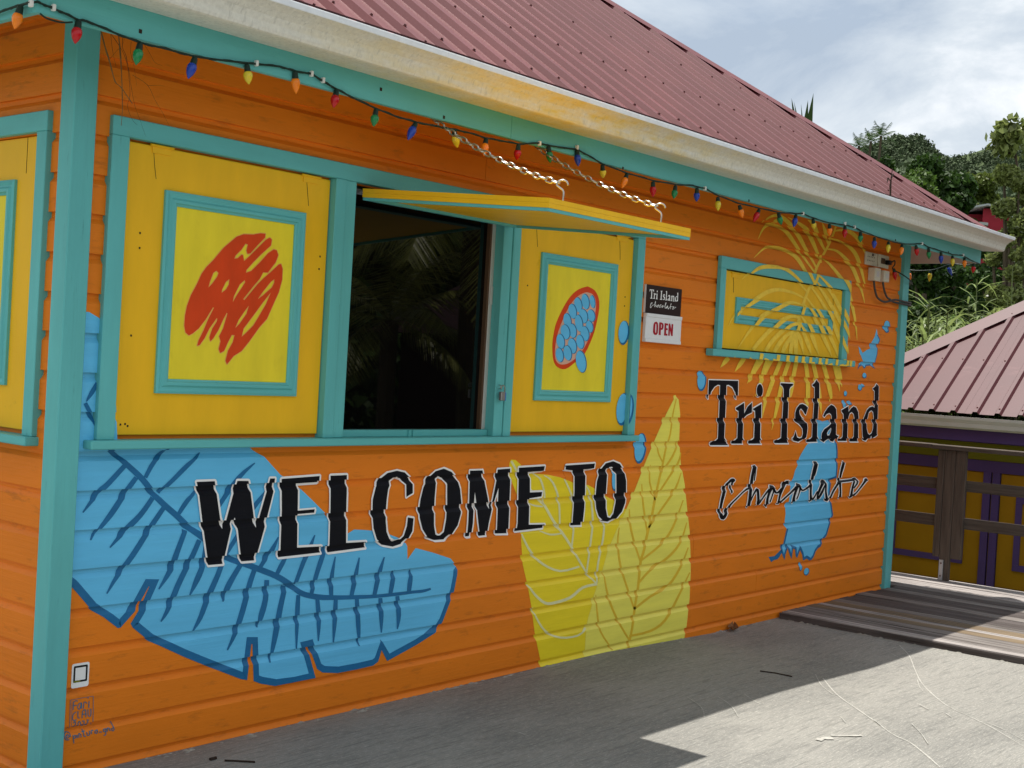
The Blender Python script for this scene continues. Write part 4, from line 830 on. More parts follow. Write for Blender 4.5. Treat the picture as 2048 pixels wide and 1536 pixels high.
# ------------------------------------------------------------------ lettering
za, zb_, zc = (380, 900, 5.12), (720, 890, 5.12), (1000, 880, 5.12)
LET = [('W', za, [[(60, 325), (245, 318), (262, 430), (300, 700), (325, 808), (362, 720), (440, 430), (478, 315), (590, 315), (612, 430), (645, 690), (665, 795), (700, 690), (775, 430), (813, 290), (862, 290), (845, 430), (785, 670), (745, 830), (685, 1040), (655, 1130), (525, 1140), (508, 1050), (482, 820), (450, 690), (425, 740), (350, 1070), (330, 1165), (185, 1178), (168, 1080), (120, 740), (82, 430)]]),
       ('E', za, [[(930, 295), (1320, 265), (1315, 330), (1098, 345), (1095, 620), (1268, 605), (1264, 640), (1093, 655), (1088, 998), (1335, 985), (1335, 1050), (905, 1098), (918, 1010), (925, 800), (932, 600)]]), ('L', za, [[(1430, 262), (1598, 255), (1597, 430), (1592, 600), (1590, 950), (1792, 938), (1797, 998), (1408, 1048), (1420, 960), (1430, 600), (1432, 430)]]),
       ('C', zb_, [[(532, 490), (467, 530), (465, 400), (420, 342), (365, 325), (312, 365), (280, 450), (265, 560), (257, 660), (255, 780), (264, 890), (292, 960), (340, 990), (395, 972), (440, 930), (472, 830), (482, 740), (540, 750), (528, 880), (490, 950), (420, 1015), (330, 1040), (230, 1022), (165, 965), (130, 850), (118, 700), (122, 560), (153, 430), (205, 340), (275, 285), (370, 262), (450, 280), (500, 330), (532, 400)]]),
       ('O', zb_, [[(610, 560), (642, 430), (692, 335), (765, 268), (850, 240), (930, 275), (985, 345), (1017, 450), (1030, 590), (1025, 700), (992, 820), (932, 910), (862, 968), (765, 975), (685, 945), (632, 860), (602, 740), (600, 640)], [(768, 400), (755, 560), (750, 700), (750, 830), (765, 915), (800, 932), (850, 890), (873, 760), (884, 600), (884, 400), (852, 340), (812, 320), (780, 345)]]),
       ('M', zb_, [[(1118, 262), (1246, 258), (1268, 380), (1300, 540), (1316, 655), (1350, 560), (1385, 380), (1402, 250), (1530, 240), (1530, 400), (1522, 600), (1510, 905), (1392, 908), (1400, 700), (1410, 440), (1350, 620), (1310, 800), (1290, 925), (1222, 932), (1204, 800), (1184, 600), (1168, 480), (1158, 600), (1148, 800), (1128, 935), (1088, 938), (1100, 800), (1110, 560)]]),
       ('E', zb_, [[(1618, 232), (1885, 215), (1876, 262), (1732, 280), (1732, 485), (1857, 480), (1850, 525), (1727, 545), (1720, 815), (1882, 812), (1880, 850), (1592, 884), (1606, 800), (1612, 560)]]), ('T', zc, [[(668, 260), (965, 240), (956, 288), (868, 300), (864, 520), (855, 700), (836, 872), (732, 876), (745, 700), (755, 520), (755, 312), (662, 302)]]),
       ('O', zc, [[(975, 520), (985, 420), (1020, 305), (1075, 238), (1150, 216), (1220, 245), (1262, 310), (1284, 420), (1284, 520), (1274, 640), (1242, 730), (1185, 800), (1110, 838), (1050, 828), (1003, 780), (977, 700), (968, 610)], [(1092, 310), (1085, 420), (1075, 560), (1075, 700), (1092, 788), (1120, 797), (1152, 750), (1174, 640), (1184, 520), (1183, 340), (1140, 273), (1112, 277)]])]
def letter(rings, label, wl=.0095, lay=7, nm='painted_letter'):
    o = mural(nm, [rings], lay + 1.2, M['black'], label)
    w = paint('letter_outline', outline_strokes(rings, wl), lay, M['white'], o, jit=.00006); return o
for i, (ch, zm, rings) in enumerate(LET):
    letter([pl(zm, r) for r in rings], 'black letter %s with a white outline in %s' % (ch, 'WELCOME' if i < 7 else 'the word TO'))
zd, ze_ = (1400, 740, 10.24), (1580, 740, 10.24)
ell = lambda cx, cy, rx, ry, n=18: [(cx + rx * math.cos(2 * math.pi * k / n), cy + ry * math.sin(2 * math.pi * k / n)) for k in range(n)]
TRI = [('T', zd, [[(165, 205), (768, 222), (764, 500), (752, 590), (735, 585), (705, 460), (645, 345), (570, 302), (528, 308), (522, 500), (515, 640), (502, 950), (495, 1080), (480, 1390), (510, 1440), (560, 1475), (578, 1540), (205, 1540), (230, 1490), (300, 1450), (350, 1400), (360, 1080), (375, 950), (385, 640), (397, 310), (350, 300), (280, 345), (215, 440), (178, 580), (155, 590), (155, 480)]]),
       ('r', zd, [[(718, 775), (890, 668), (892, 890), (960, 750), (1052, 662), (1048, 868), (940, 920), (888, 975), (870, 1080), (858, 1390), (885, 1440), (882, 1510), (658, 1510), (662, 1465), (720, 1420), (748, 1390), (758, 1080), (772, 960), (772, 840), (725, 812)]]), ('i', zd, [[(1073, 795), (1245, 690), (1240, 960), (1224, 1080), (1217, 1390), (1245, 1440), (1256, 1510), (1006, 1510), (1006, 1465), (1065, 1420), (1092, 1390), (1104, 1080), (1117, 960), (1112, 835), (1076, 812)], ell(1210, 418, 64, 132)]),
       ('I', zd, [[(1638, 268), (1892, 280), (1890, 312), (1842, 345), (1817, 400), (1815, 540), (1797, 650), (1785, 960), (1775, 1080), (1768, 1390), (1810, 1440), (1815, 1500), (1538, 1500), (1538, 1455), (1600, 1420), (1645, 1390), (1660, 1080), (1674, 960), (1692, 650), (1700, 540), (1700, 390), (1675, 330), (1638, 300)]]),
       ('s', ze_, [[(355, 770), (310, 912), (290, 900), (250, 830), (207, 785), (178, 830), (184, 900), (225, 975), (300, 1035), (337, 1090), (346, 1200), (322, 1370), (272, 1425), (190, 1472), (100, 1450), (28, 1400), (62, 1370), (100, 1250), (132, 1380), (180, 1398), (228, 1378), (250, 1290), (240, 1200), (192, 1130), (115, 1050), (90, 980), (92, 880), (122, 780), (182, 708), (240, 692), (300, 720)]]),
       ('l', ze_, [[(443, 300), (575, 203), (587, 280), (587, 560), (572, 680), (556, 960), (545, 1080), (542, 1360), (562, 1400), (570, 1470), (353, 1480), (355, 1440), (410, 1400), (437, 1370), (448, 1080), (464, 960), (480, 680), (490, 560), (490, 350), (445, 322)]]),
       ('a', ze_, [[(663, 940), (700, 860), (760, 770), (830, 708), (890, 740), (932, 800), (942, 960), (932, 1080), (928, 1320), (960, 1348), (985, 1345), (950, 1400), (900, 1470), (850, 1458), (812, 1400), (770, 1430), (700, 1480), (642, 1432), (628, 1370), (640, 1290), (690, 1210), (790, 1140), (835, 1090), (842, 960), (825, 905), (790, 880), (740, 900), (690, 962)], [(825, 1180), (770, 1240), (742, 1290), (752, 1340), (790, 1340), (820, 1270), (830, 1210)]]),
       ('n', ze_, [[(1038, 825), (1185, 738), (1187, 855), (1240, 780), (1290, 743), (1342, 770), (1382, 860), (1392, 980), (1385, 1080), (1382, 1360), (1402, 1440), (1400, 1465), (1233, 1465), (1236, 1430), (1272, 1390), (1292, 1360), (1298, 1080), (1305, 980), (1290, 900), (1252, 858), (1210, 885), (1184, 960), (1170, 1080), (1158, 1360), (1177, 1420), (1177, 1455), (993, 1455), (1000, 1420), (1045, 1390), (1062, 1360), (1074, 1080), (1085, 980), (1080, 900), (1045, 852)]]),
       ('d', ze_, [[(1683, 378), (1790, 288), (1808, 312), (1802, 600), (1790, 700), (1782, 980), (1770, 1080), (1765, 1300), (1775, 1330), (1720, 1370), (1660, 1402), (1652, 1345), (1620, 1400), (1560, 1452), (1510, 1430), (1475, 1360), (1467, 1200), (1464, 1080), (1503, 970), (1562, 820), (1620, 760), (1680, 745), (1718, 772), (1718, 620), (1718, 425), (1688, 400)], [(1657, 822), (1602, 862), (1578, 960), (1554, 1080), (1557, 1200), (1582, 1300), (1615, 1328), (1660, 1290), (1686, 1200), (1694, 1080), (1702, 960), (1690, 865)]])]
TRIW = []
for ch, zm, rings in TRI:
    rr = [pl(zm, r) for r in rings]; TRIW.append(rr)
    if ch == 'i':
        o = letter(rr[:1], 'black letter i with a white outline in Tri Island')
        paint('letter_dot', [[rr[1]]], 8.2, M['black'], o); paint('letter_outline', outline_strokes(rr[1:], .007), 7, M['white'], o, jit=.00006)
    else: letter(rr, 'black letter %s with a white outline in Tri Island' % ch, .0075)
zf_, zg = (1420, 910, 10.24), (1570, 900, 10.24)
CHO = [('C', zf_, [[(432, 770, 38), (430, 650, 38), (440, 560, 40), (480, 515, 50), (430, 510, 60), (370, 560, 44), (310, 640, 60), (250, 850, 60), (205, 1060, 50), (200, 1180, 60), (235, 1280, 84), (290, 1250, 60), (345, 1120, 56), (410, 1010, 36), (560, 860, 30), (700, 725, 30), (800, 680, 32)]]),
       ('h', zf_, [[(772, 1050, 60), (795, 930, 60), (820, 700, 60), (842, 500, 60), (880, 300, 60), (908, 230, 66), (915, 330, 30), (890, 520, 26)], [(822, 930, 28), (880, 800, 30), (950, 700, 50), (972, 800, 50), (974, 930, 50), (962, 1005, 50), (1020, 945, 32), (1100, 830, 32), (1200, 700, 40)]]),
       ('o', zf_, [[(1165, 1035, 70), (1155, 950, 52), (1190, 800, 50), (1262, 640, 70), (1290, 720, 34), (1250, 860, 26), (1215, 960, 28)], [(1285, 690, 50), (1340, 772, 38), (1400, 745, 38), (1480, 655, 46), (1560, 560, 80), (1622, 580, 56)]]),
       ('c', zf_, [[(1485, 660, 46), (1425, 800, 42), (1398, 920, 40), (1395, 985, 60), (1440, 952, 36), (1520, 880, 36), (1640, 770, 36), (1760, 650, 50)]]),
       ('o', zf_, [[(1700, 955, 70), (1702, 880, 50), (1742, 740, 48), (1802, 600, 60), (1828, 680, 34), (1802, 800, 24), (1762, 900, 26)], [(1825, 660, 38), (1880, 722, 34), (1960, 685, 34), (2040, 625, 34)]]),
       ('l', zg, [[(522, 1035, 60), (512, 900, 42), (522, 700, 45), (562, 500, 60), (610, 300, 60), (632, 250, 58), (638, 350, 24), (592, 520, 22)], [(500, 715, 28), (440, 775, 32), (370, 822, 32)], [(535, 1035, 40), (570, 985, 32), (600, 940, 30), (650, 850, 30)]]),
       ('a', zg, [[(658, 1010, 50), (655, 930, 40), (702, 800, 50), (790, 630, 60), (822, 720, 40), (822, 850, 36), (838, 970, 52), (868, 1028, 60), (920, 960, 38), (980, 830, 38), (1090, 660, 44)], [(805, 720, 28), (745, 860, 48), (672, 985, 40)]]),
       ('t', zg, [[(1112, 970, 50), (1122, 850, 36), (1112, 650, 46), (1122, 520, 40), (1162, 360, 56), (1192, 250, 48)], [(1112, 645, 42), (1250, 632, 40), (1400, 612, 40)]]),
       ('e', zg, [[(1395, 615, 46), (1440, 592, 48), (1470, 625, 42), (1460, 690, 34), (1400, 775, 28)], [(1412, 620, 34), (1372, 760, 40), (1350, 880, 44), (1350, 955, 66), (1400, 912, 38), (1450, 870, 28), (1560, 732, 34), (1640, 622, 48), (1682, 602, 48)]])]
CHOW = []
def strokes_world(zm, st, extra=0):
    ps = []
    for s in st: ps += pstroke([(p[0], p[1], p[2] + extra) for p in s], 0, 3, zm)
    return ps
for i, (ch, zm, st) in enumerate(CHO):
    CHOW += strokes_world(zm, st, 6)
    o = mural('painted_letter', strokes_world(zm, st), 8.6 + .08 * (i % 3), M['black'], 'black script letter %s in Chocolate' % ch, jit=.00002)
    wps = strokes_world(zm, st, 34)
    for s in st:
        for p in (s[0], s[-1]):
            q = on_y(zm[0] + p[0] / zm[2], zm[1] + p[1] / zm[2]); q2 = on_y(zm[0] + p[0] / zm[2], zm[1] + p[1] / zm[2] + 1); r_ = (p[2] + 34) / 2 / zm[2] * abs(q[2] - q2[2]); wps.append(disc((q[0], q[2]), r_, r_, 0, 10))
    paint('letter_outline', wps, 7, M['white'], o, jit=.00006)
    bps = []
    for s in st:
        for p in (s[0], s[-1]):
            q = on_y(zm[0] + p[0] / zm[2], zm[1] + p[1] / zm[2]); q2 = on_y(zm[0] + p[0] / zm[2], zm[1] + p[1] / zm[2] + 1); r_ = p[2] / 2 / zm[2] * abs(q[2] - q2[2]); bps.append(disc((q[0], q[2]), r_, r_, 0, 10))
    paint('letter_end', bps, 8.9, M['black'], o, jit=.00003)
# painter's signature
zs_ = (0, 1341, 7.877)
SIG = [[(1150, 620), (1160, 490), (1225, 478)], [(1155, 555), (1205, 545)], [(1275, 510), (1235, 530), (1222, 590), (1250, 610), (1268, 570), (1282, 505), (1282, 600)], [(1310, 600), (1320, 500), (1350, 500), (1368, 520)], [(1395, 590), (1400, 480)], [(1375, 432), (1395, 430)], [(1195, 650), (1150, 690), (1140, 760), (1165, 790), (1200, 770)], [(1225, 640), (1225, 745), (1255, 742)], [(1290, 750), (1300, 640), (1345, 620), (1350, 735)], [(1298, 690), (1348, 680)], [(1385, 610), (1385, 700), (1410, 720), (1430, 690), (1427, 600)],
       [(1155, 830), (1180, 800), (1190, 840), (1160, 890), (1210, 880)], [(1240, 800), (1225, 840), (1245, 880), (1270, 850), (1262, 810), (1240, 800)], [(1290, 800), (1320, 790), (1320, 830), (1300, 875), (1345, 865)], [(1360, 780), (1395, 775), (1370, 815), (1400, 830), (1390, 860), (1355, 865)],
       [(1070, 1010), (1040, 1045), (1060, 1070), (1085, 1035), (1072, 1010)], [(1085, 1030), (1105, 1040), (1108, 990), (1060, 975), (1018, 1030), (1035, 1090), (1090, 1088)], [(1150, 1020), (1160, 1145)], [(1155, 1030), (1188, 1020), (1190, 1060), (1160, 1065)], [(1215, 1060), (1210, 1010)], [(1240, 1055), (1240, 1000), (1268, 1000), (1275, 1050)], [(1315, 930), (1320, 1035), (1345, 1030)], [(1292, 970), (1345, 955)], [(1365, 970), (1375, 1020), (1408, 1010), (1412, 950)],
       [(1440, 1000), (1440, 950), (1475, 945)], [(1530, 940), (1498, 950), (1495, 985), (1528, 982), (1532, 930)], [(1555, 975), (1600, 965)], [(1662, 920), (1628, 928), (1630, 962), (1662, 955), (1668, 910), (1662, 1008), (1630, 1020)], [(1690, 960), (1690, 910), (1718, 908), (1730, 950)], [(1790, 900), (1758, 915), (1760, 945), (1795, 935), (1770, 810)]]
sg = []
for s in SIG: sg += pstroke([(p[0], p[1], 15) for p in s], 0, 2, zs_)
mural('painter_signature', sg, 1, M['signature'], 'blue hand-painted words Fari Clau 2023 @pintura_gnd low by the corner post', jit=.00003)
mural('signature_box', pstroke([(p[0], p[1], 8) for p in [(1092, 918), (1098, 690), (1104, 465)]], 0, 1, zs_) + pstroke([(p[0], p[1], 7) for p in [(1104, 465), (1280, 432), (1462, 402)]], 0, 1, zs_) + pstroke([(p[0], p[1], 8) for p in [(1466, 402), (1465, 630), (1458, 862)]], 0, 1, zs_) + pstroke([(p[0], p[1], 5) for p in [(1122, 915), (1130, 470)]], 0, 1, zs_), 2, M['signature'], jit=.00003)

# ------------------------------------------------------------------ things fixed to the wall
def thing_box(name, m, lo, hi, label, cat, bev=.001, group=None):
    mb = MB(); mb.box(lo[0], hi[0], lo[1], hi[1], lo[2], hi[2], bev=bev); return tag(mb.build(name, m), label, cat, group)
def rrect(x0, x1, z0, z1, r, n=4):
    out = []
    for cx, cz, a0 in ((x1 - r, z1 - r, 0), (x0 + r, z1 - r, 90), (x0 + r, z0 + r, 180), (x1 - r, z0 + r, 270)):
        for k in range(n + 1):
            a = R(a0 + 90 * k / n); out.append((cx + r * math.cos(a), cz + r * math.sin(a)))
    return out
def fl(name, polys, y, lay, m, parent, jit=0): return paint(name, polys, lay, m, parent, flat=y, jit=jit)
plq = thing_box('shop_plaque', M['plaque'], (6.384, -.015, 2.052), (6.775, -.001, 2.221), 'dark brown plaque reading Tri Island Chocolate in white, above the OPEN sign', 'sign')
thing_white = piece('edge', M['signwhite'], 6.3815, 6.3838, -.0145, -.001, 2.052, 2.221, plq, 0)
allx = [p[0] for rr in TRIW for r in rr for p in r]; allz = [p[1] for rr in TRIW for r in rr for p in r]
X0, X1, Z0_, Z1_ = min(allx), max(allx), min(allz), max(allz)
def amap(p, bx0, bx1, bz0, bz1): return (bx0 + (p[0] - X0) / (X1 - X0) * (bx1 - bx0), bz0 + (p[1] - Z0_) / (Z1_ - Z0_) * (bz1 - bz0))
for rr in TRIW:
    mp = [[amap(p, 6.418, 6.735, 2.139, 2.199) for p in r] for r in rr]
    polys = [[mp[0]], [mp[1]]] if (len(mp) == 2 and abs(rr[1][0][1] - max(p[1] for p in rr[0])) < .2 and len(rr[0]) == 15) else [mp]
    fl('letter', polys, -.015, 0, M['white'], plq)
cx = [p[0] for ps in CHOW for r in ps for p in r]; cz = [p[1] for ps in CHOW for r in ps for p in r]
c0, c1, d0, d1 = min(cx), max(cx), min(cz), max(cz)
fl('script_word', [[[(6.432 + (p[0] - c0) / (c1 - c0) * .285, 2.082 + (p[1] - d0) / (d1 - d0) * .046) for p in r] for r in ps] for ps in CHOW], -.015, 0, M['white'], plq, jit=.00002)
osg = thing_box('open_sign', M['signwhite'], (6.388, -.022, 1.878), (6.780, -.001, 2.0505), 'white OPEN sign in red capitals, below the dark plaque', 'sign', .0015)
piece('slot_edge', M['signwhite'], 6.389, 6.779, -.027, -.0225, 2.030, 2.050, osg, .001); piece('slot_edge', M['signwhite'], 6.389, 6.779, -.027, -.0225, 1.879, 1.899, osg, .001)
z8 = (1270, 550, 10.24); OY = -.0222
def opl(p): return pl(z8, p, OY)
OPEN = [[opl([(370, 1100), (378, 1010), (400, 965), (435, 955), (462, 975), (474, 1030), (472, 1120), (465, 1190), (440, 1225), (405, 1228), (378, 1205), (366, 1160)]), opl([(412, 1100), (412, 1170), (422, 1190), (432, 1170), (437, 1080), (436, 1010), (427, 995), (418, 1010)])],
        [opl([(497, 968), (545, 972), (578, 995), (586, 1040), (580, 1090), (560, 1120), (528, 1125), (525, 1230), (482, 1225)]), opl([(532, 1010), (530, 1085), (545, 1080), (548, 1020)])],
        [opl([(605, 985), (675, 995), (675, 1035), (640, 1030), (638, 1090), (668, 1094), (666, 1130), (637, 1127), (634, 1200), (662, 1204), (660, 1245), (592, 1238)])],
        [opl([(690, 992), (722, 998), (742, 1120), (748, 1003), (782, 1008), (770, 1252), (738, 1248), (715, 1130), (708, 1245), (677, 1242)])]]
for rr in OPEN: fl('letter', [rr], OY, 0, M['openred'], osg)
# round-cornered sticker (its square code left out)
def spx(p): return px2([p], -.001)[0]
s0, s1, s2, s3 = spx((144, 1331)), spx((179, 1321)), spx((142, 1378)), spx((177, 1371))
sx0, sx1, sz0, sz1 = (s0[0] + s2[0]) / 2, (s1[0] + s3[0]) / 2, (s2[1] + s3[1]) / 2, (s0[1] + s1[1]) / 2
mb = MB(); mb.extrude(rrect(sx0, sx1, sz0, sz1, .008), -.0014, -.0004, lambda t, a, b: (a, t, b))
stk = tag(mb.build('sticker', M['sticker']), 'small white sticker with a black square border low beside the corner post', 'sticker')
w_ = sx1 - sx0; bo = rrect(sx0 + w_ * .10, sx1 - w_ * .10, sz1 - w_ * .98, sz1 - w_ * .12, .004); bi = rrect(sx0 + w_ * .20, sx1 - w_ * .20, sz1 - w_ * .88, sz1 - w_ * .22, .002)
fl('border', [[bo, bi]], -.0014, 0, M['plug'], stk); fl('colour_bar', [[[(sx0 + w_ * .12, sz1 - w_ * .97), (sx0 + w_ * .5, sz1 - w_ * .97), (sx0 + w_ * .5, sz1 - w_ * .89), (sx0 + w_ * .12, sz1 - w_ * .89)]]], -.0014, 1, M['olive'], stk)

# electrical boxes by the right post
def outlet(x0, x1, z0, z1, d, label, sockets):
    o = thing_box('socket_box', M['cream'], (x0, -d, z0), (x1, -.001, z1), label, 'socket', .003, None)
    for (a, b, w, h, m) in sockets: piece('socket_hole', m, x0 + a, x0 + a + w, -d - .0012, -d + .001, z0 + b, z0 + b + h, o, 0)
    return o
tiny = [(.03 + .028 * i, .030 + .03 * j, .007, .009, M['socket_grey']) for i in range(5) for j in range(2)] + [(.105, .073, .030, .020, M['socket_grey']), (.15, .082, .008, .008, M['socket_grey'])]
oa = outlet(9.352, 9.560, 2.626, 2.726, .016, 'cream double socket plate, left one of the pair under the eave', tiny)
ob = outlet(9.572, 9.766, 2.627, 2.728, .020, 'cream socket box with a black plug in it, beside the right corner post', [(.045, .030, .075, .045, M['brownframe'])])
oc = outlet(9.436, 9.540, 2.508, 2.609, .060, 'deep pale junction box, left of the two under the sockets', [(.03, .03, .045, .045, M['alu'])])
od = outlet(9.604, 9.702, 2.514, 2.602, .060, 'deep pale junction box, right of the two under the sockets', [(.03, .03, .04, .035, M['alu'])])
plg = tag(empty('plug', (9.72, -.03, 2.675)), 'black plug in the right socket with its coiled lead', 'plug')
mb = MB(); mb.box(9.690, 9.735, -.060, -.021, 2.655, 2.690, bev=.004); mb.build('plug_body', M['plug'], plg)
mb = MB(); mb.tube(smooth([(9.735, -.05, 2.672), (9.78, -.06, 2.695), (9.81, -.05, 2.665), (9.775, -.05, 2.640), (9.80, -.05, 2.622), (9.90, -.07, 2.600), (10.05, -.08, 2.566), (10.25, -.02, 2.545), (10.45, .10, 2.60)], 5), .005, 6); mb.build('lead', M['cable'], plg)
cd = tag(empty('conduit_pair', (9.6, -.02, 2.45)), 'two grey cables looping from the junction boxes round the right corner post', 'cable')
for pts in ([(9.49, -.03, 2.508), (9.50, -.035, 2.45), (9.56, -.035, 2.385), (9.68, -.035, 2.360), (9.80, -.035, 2.375), (9.90, -.035, 2.392), (10.06, -.045, 2.388), (10.19, -.04, 2.385), (10.20, .03, 2.385)],
            [(9.655, -.03, 2.514), (9.67, -.035, 2.46), (9.73, -.035, 2.405), (9.80, -.03, 2.388), (9.90, -.028, 2.372), (10.06, -.043, 2.368), (10.19, -.04, 2.368), (10.20, .03, 2.368)]):
    mb = MB(); mb.tube(smooth(pts, 5), .0085, 7); mb.build('cable', M['conduit'], cd)
# padlock on the right jamb
q = on_y(1004, 788, -.04)
lock = tag(empty('padlock', (q[0], -.04, q[2] - .03)), 'silver combination padlock hanging on the jamb right of the serving window', 'padlock')
mb = MB(); mb.box(q[0] - .022, q[0] + .010, -.056, -.036, q[2] - .034, q[2] + .012, bev=.003); mb.build('lock_body', M['brass'], lock)
mb = MB(); mb.box(q[0] + .011, q[0] + .019, -.054, -.038, q[2] - .034, q[2] + .010, bev=.002); mb.build('number_wheels', M['lockblue'], lock)
mb = MB(); mb.tube(smooth([(q[0] + .012, -.046, q[2] + .012), (q[0] + .012, -.046, q[2] + .034), (q[0] - .001, -.046, q[2] + .045), (q[0] - .014, -.046, q[2] + .036), (q[0] - .014, -.046, q[2] + .026)], 4), .003, 6); mb.build('shackle', M['steel'], lock)
mb = MB(); mb.tube(smooth([(q[0] - .012, -.027, q[2] + .045), (q[0] - .020, -.045, q[2] + .045), (q[0] - .024, -.048, q[2] + .033), (q[0] - .016, -.046, q[2] + .026), (q[0] - .012, -.027, q[2] + .028)], 3), .003, 6); mb.build('staple', M['steel'], lock)

# ------------------------------------------------------------------ chains and hooks holding the flap
def link_mesh(Lk=.046, Wk=.028, r=.0041):
    pts = []; hw = Wk / 2 - r; hl = Lk / 2 - Wk / 2
    for sgn in (1, -1):
        for k in range(6):
            a = R(-90 + 180 * k / 5) if sgn == 1 else R(90 + 180 * k / 5); pts.append((sgn * hl + hw * math.cos(a), hw * math.sin(a), 0))
    mb = MB(); n = 6; P = [Vector(p) for p in pts]; m_ = len(P)
    for i, p in enumerate(P):
        t = (P[(i + 1) % m_] - P[i - 1]).normalized(); a = Vector((0, 0, 1)); c = t.cross(a)
        for k in range(n): an = 2 * math.pi * k / n; mb.v.append(tuple(p + (a * math.cos(an) + c * math.sin(an)) * r))
    for i in range(m_):
        for k in range(n): mb.f.append((i * n + k, i * n + (k + 1) % n, ((i + 1) % m_) * n + (k + 1) % n, ((i + 1) % m_) * n + k))
    me = bpy.data.meshes.new('link'); me.from_pydata(mb.v, [], mb.f); me.polygons.foreach_set('use_smooth', [True] * len(me.polygons)); me.materials.append(M['steel']); return me
LM = link_mesh()
def chain(x0, x1, lab):
    root = tag(empty('chain', (x0, -.385, 2.75)), lab, 'chain', 'chains holding up the hatch flap')
    A0 = Vector((x0, -.35, 2.768)); B0 = Vector((x1, -1.045, 2.458)); n = int((B0 - A0).length / .0372) + 1
    for i in range(n):
        t = (i + .5) / n; p = A0.lerp(B0, t); p.z -= .030 * 4 * t * (1 - t); t2 = min(1, t + .01); p2 = A0.lerp(B0, t2); p2.z -= .030 * 4 * t2 * (1 - t2)
        d = (p2 - p).normalized() if t2 > t else (B0 - A0).normalized()
        rot = d.to_track_quat('X', 'Z') ; from mathutils import Quaternion
        rot = rot @ Quaternion((1, 0, 0), R(8 + (90 if i % 2 else 0) + random.uniform(-9, 9)))
        o = bpy.data.objects.new('link', LM); COL.objects.link(o); o.parent = root; o.location = p - world_loc(root); o.rotation_mode = 'QUATERNION'; o.rotation_quaternion = rot
    mb = MB(); mb.tube(smooth([(x1, -1.07, 2.372), (x1, -1.072, 2.420), (x1 - .006, -1.058, 2.436), (x1 - .012, -1.044, 2.448), (x1 - .008, -1.046, 2.462), (x1 + .004, -1.060, 2.470), (x1 + .014, -1.075, 2.464), (x1 + .018, -1.080, 2.450)], 3), .0042, 7)
    mb.build('hook', M['steel'], root, smooth=True)
chain(4.135, 4.185, 'steel chain and hook on the left, near end of the raised flap')
chain(4.865, 4.915, 'steel chain and hook on the right, far end of the raised flap')

# ------------------------------------------------------------------ string of coloured bulbs
YC = -.424
B = [(157, 42, 151, 81, 'red'), (280, 87, 273, 124, 'green'), (390, 115, 378, 152, 'blue'), (494, 130, 497, 162, 'yellow'), (590, 143, 592, 182, 'orange'), (673, 180, 668, 210, 'red'), (752, 219, 748, 247, 'green'), (831, 246, 817, 277, 'blue'), (908, 260, 914, 291, 'yellow'), (972, 277, 968, 308, 'orange'), (1037, 289, 1034, 315, 'red'), (1097, 293, 1100, 321, 'green'), (1154, 300, 1156, 328, 'blue'), (1205, 330, 1206, 351, 'yellow'),
     (1254, 347, 1245, 373, 'orange'), (1306, 363, 1306, 390, 'red'), (1351, 371, 1348, 393, 'green'), (1394, 376, 1393, 399, 'blue'), (1436, 394, 1436, 418, 'yellow'), (1479, 410, 1484, 432, 'orange'), (1518, 419, 1508, 442, 'red'), (1557, 426, 1562, 447, 'green'), (1592, 429, 1588, 451, 'blue'), (1626, 438, 1628, 456, 'yellow'), (1659, 448, 1659, 469, 'orange'), (1690, 452, 1689, 473, 'red'), (1721, 463, 1721, 481, 'green'), (1749, 474, 1748, 494, 'blue'), (1777, 483, 1776, 503, 'yellow'),
     (1804, 489, 1802, 508, 'orange'), (1832, 490, 1834, 509, 'red'), (1857, 496, 1858, 516, 'green'), (1882, 504, 1882, 525, 'blue'), (1905, 511, 1905, 530, 'yellow'), (1929, 515, 1929, 532, 'orange'), (1948, 526, 1946, 543, 'red')]
CAB = [(60, 5), (75, 4), (100, 14), (128, 26), (157, 40), (174, 42), (230, 66), (280, 85), (330, 97), (390, 113), (440, 120), (494, 126), (515, 128), (560, 133), (590, 142), (624, 148), (650, 165), (673, 178), (705, 195), (752, 217), (790, 232), (831, 244), (870, 252), (908, 259), (940, 266), (972, 276), (1000, 281), (1037, 288), (1078, 286), (1097, 291), (1154, 299), (1175, 310), (1205, 328), (1254, 346), (1306, 361), (1351, 369), (1385, 371), (1410, 377), (1438, 392), (1479, 407), (1518, 416), (1557, 425), (1592, 427), (1606, 427), (1626, 436), (1659, 446), (1690, 450), (1709, 455), (1721, 461), (1749, 472), (1777, 481), (1804, 488), (1832, 488), (1844, 487), (1857, 494), (1882, 502), (1905, 509), (1926, 511), (1945, 522), (1958, 527)]
sl_ = tag(empty('string_lights', (6.4, YC, 2.76)), 'dark cable strung along the fascia with red, green, blue, yellow and orange bulbs', 'string lights')
cab = [tuple(on_x(-25, 32, 2.175)), tuple(on_x(0, 24, 2.175)), tuple(on_x(22, 16, 2.175)), tuple(on_x(42, 10, 2.175))] + [tuple(on_y(u, v, YC)) for u, v in CAB]
mb = MB(); mb.tube(cab, .0042, 6); tw = []
for i, c in enumerate(cab[:-1]):
    for k in range(6):
        t = k / 6; p = Vector(c).lerp(Vector(cab[i + 1]), t); an = (i * 6 + k) * .9; tw.append(p + Vector((0, math.cos(an) * .0035, math.sin(an) * .0035)))
mb.tube(tw, .0028, 5); mb.build('cable', M['cable'], sl_)
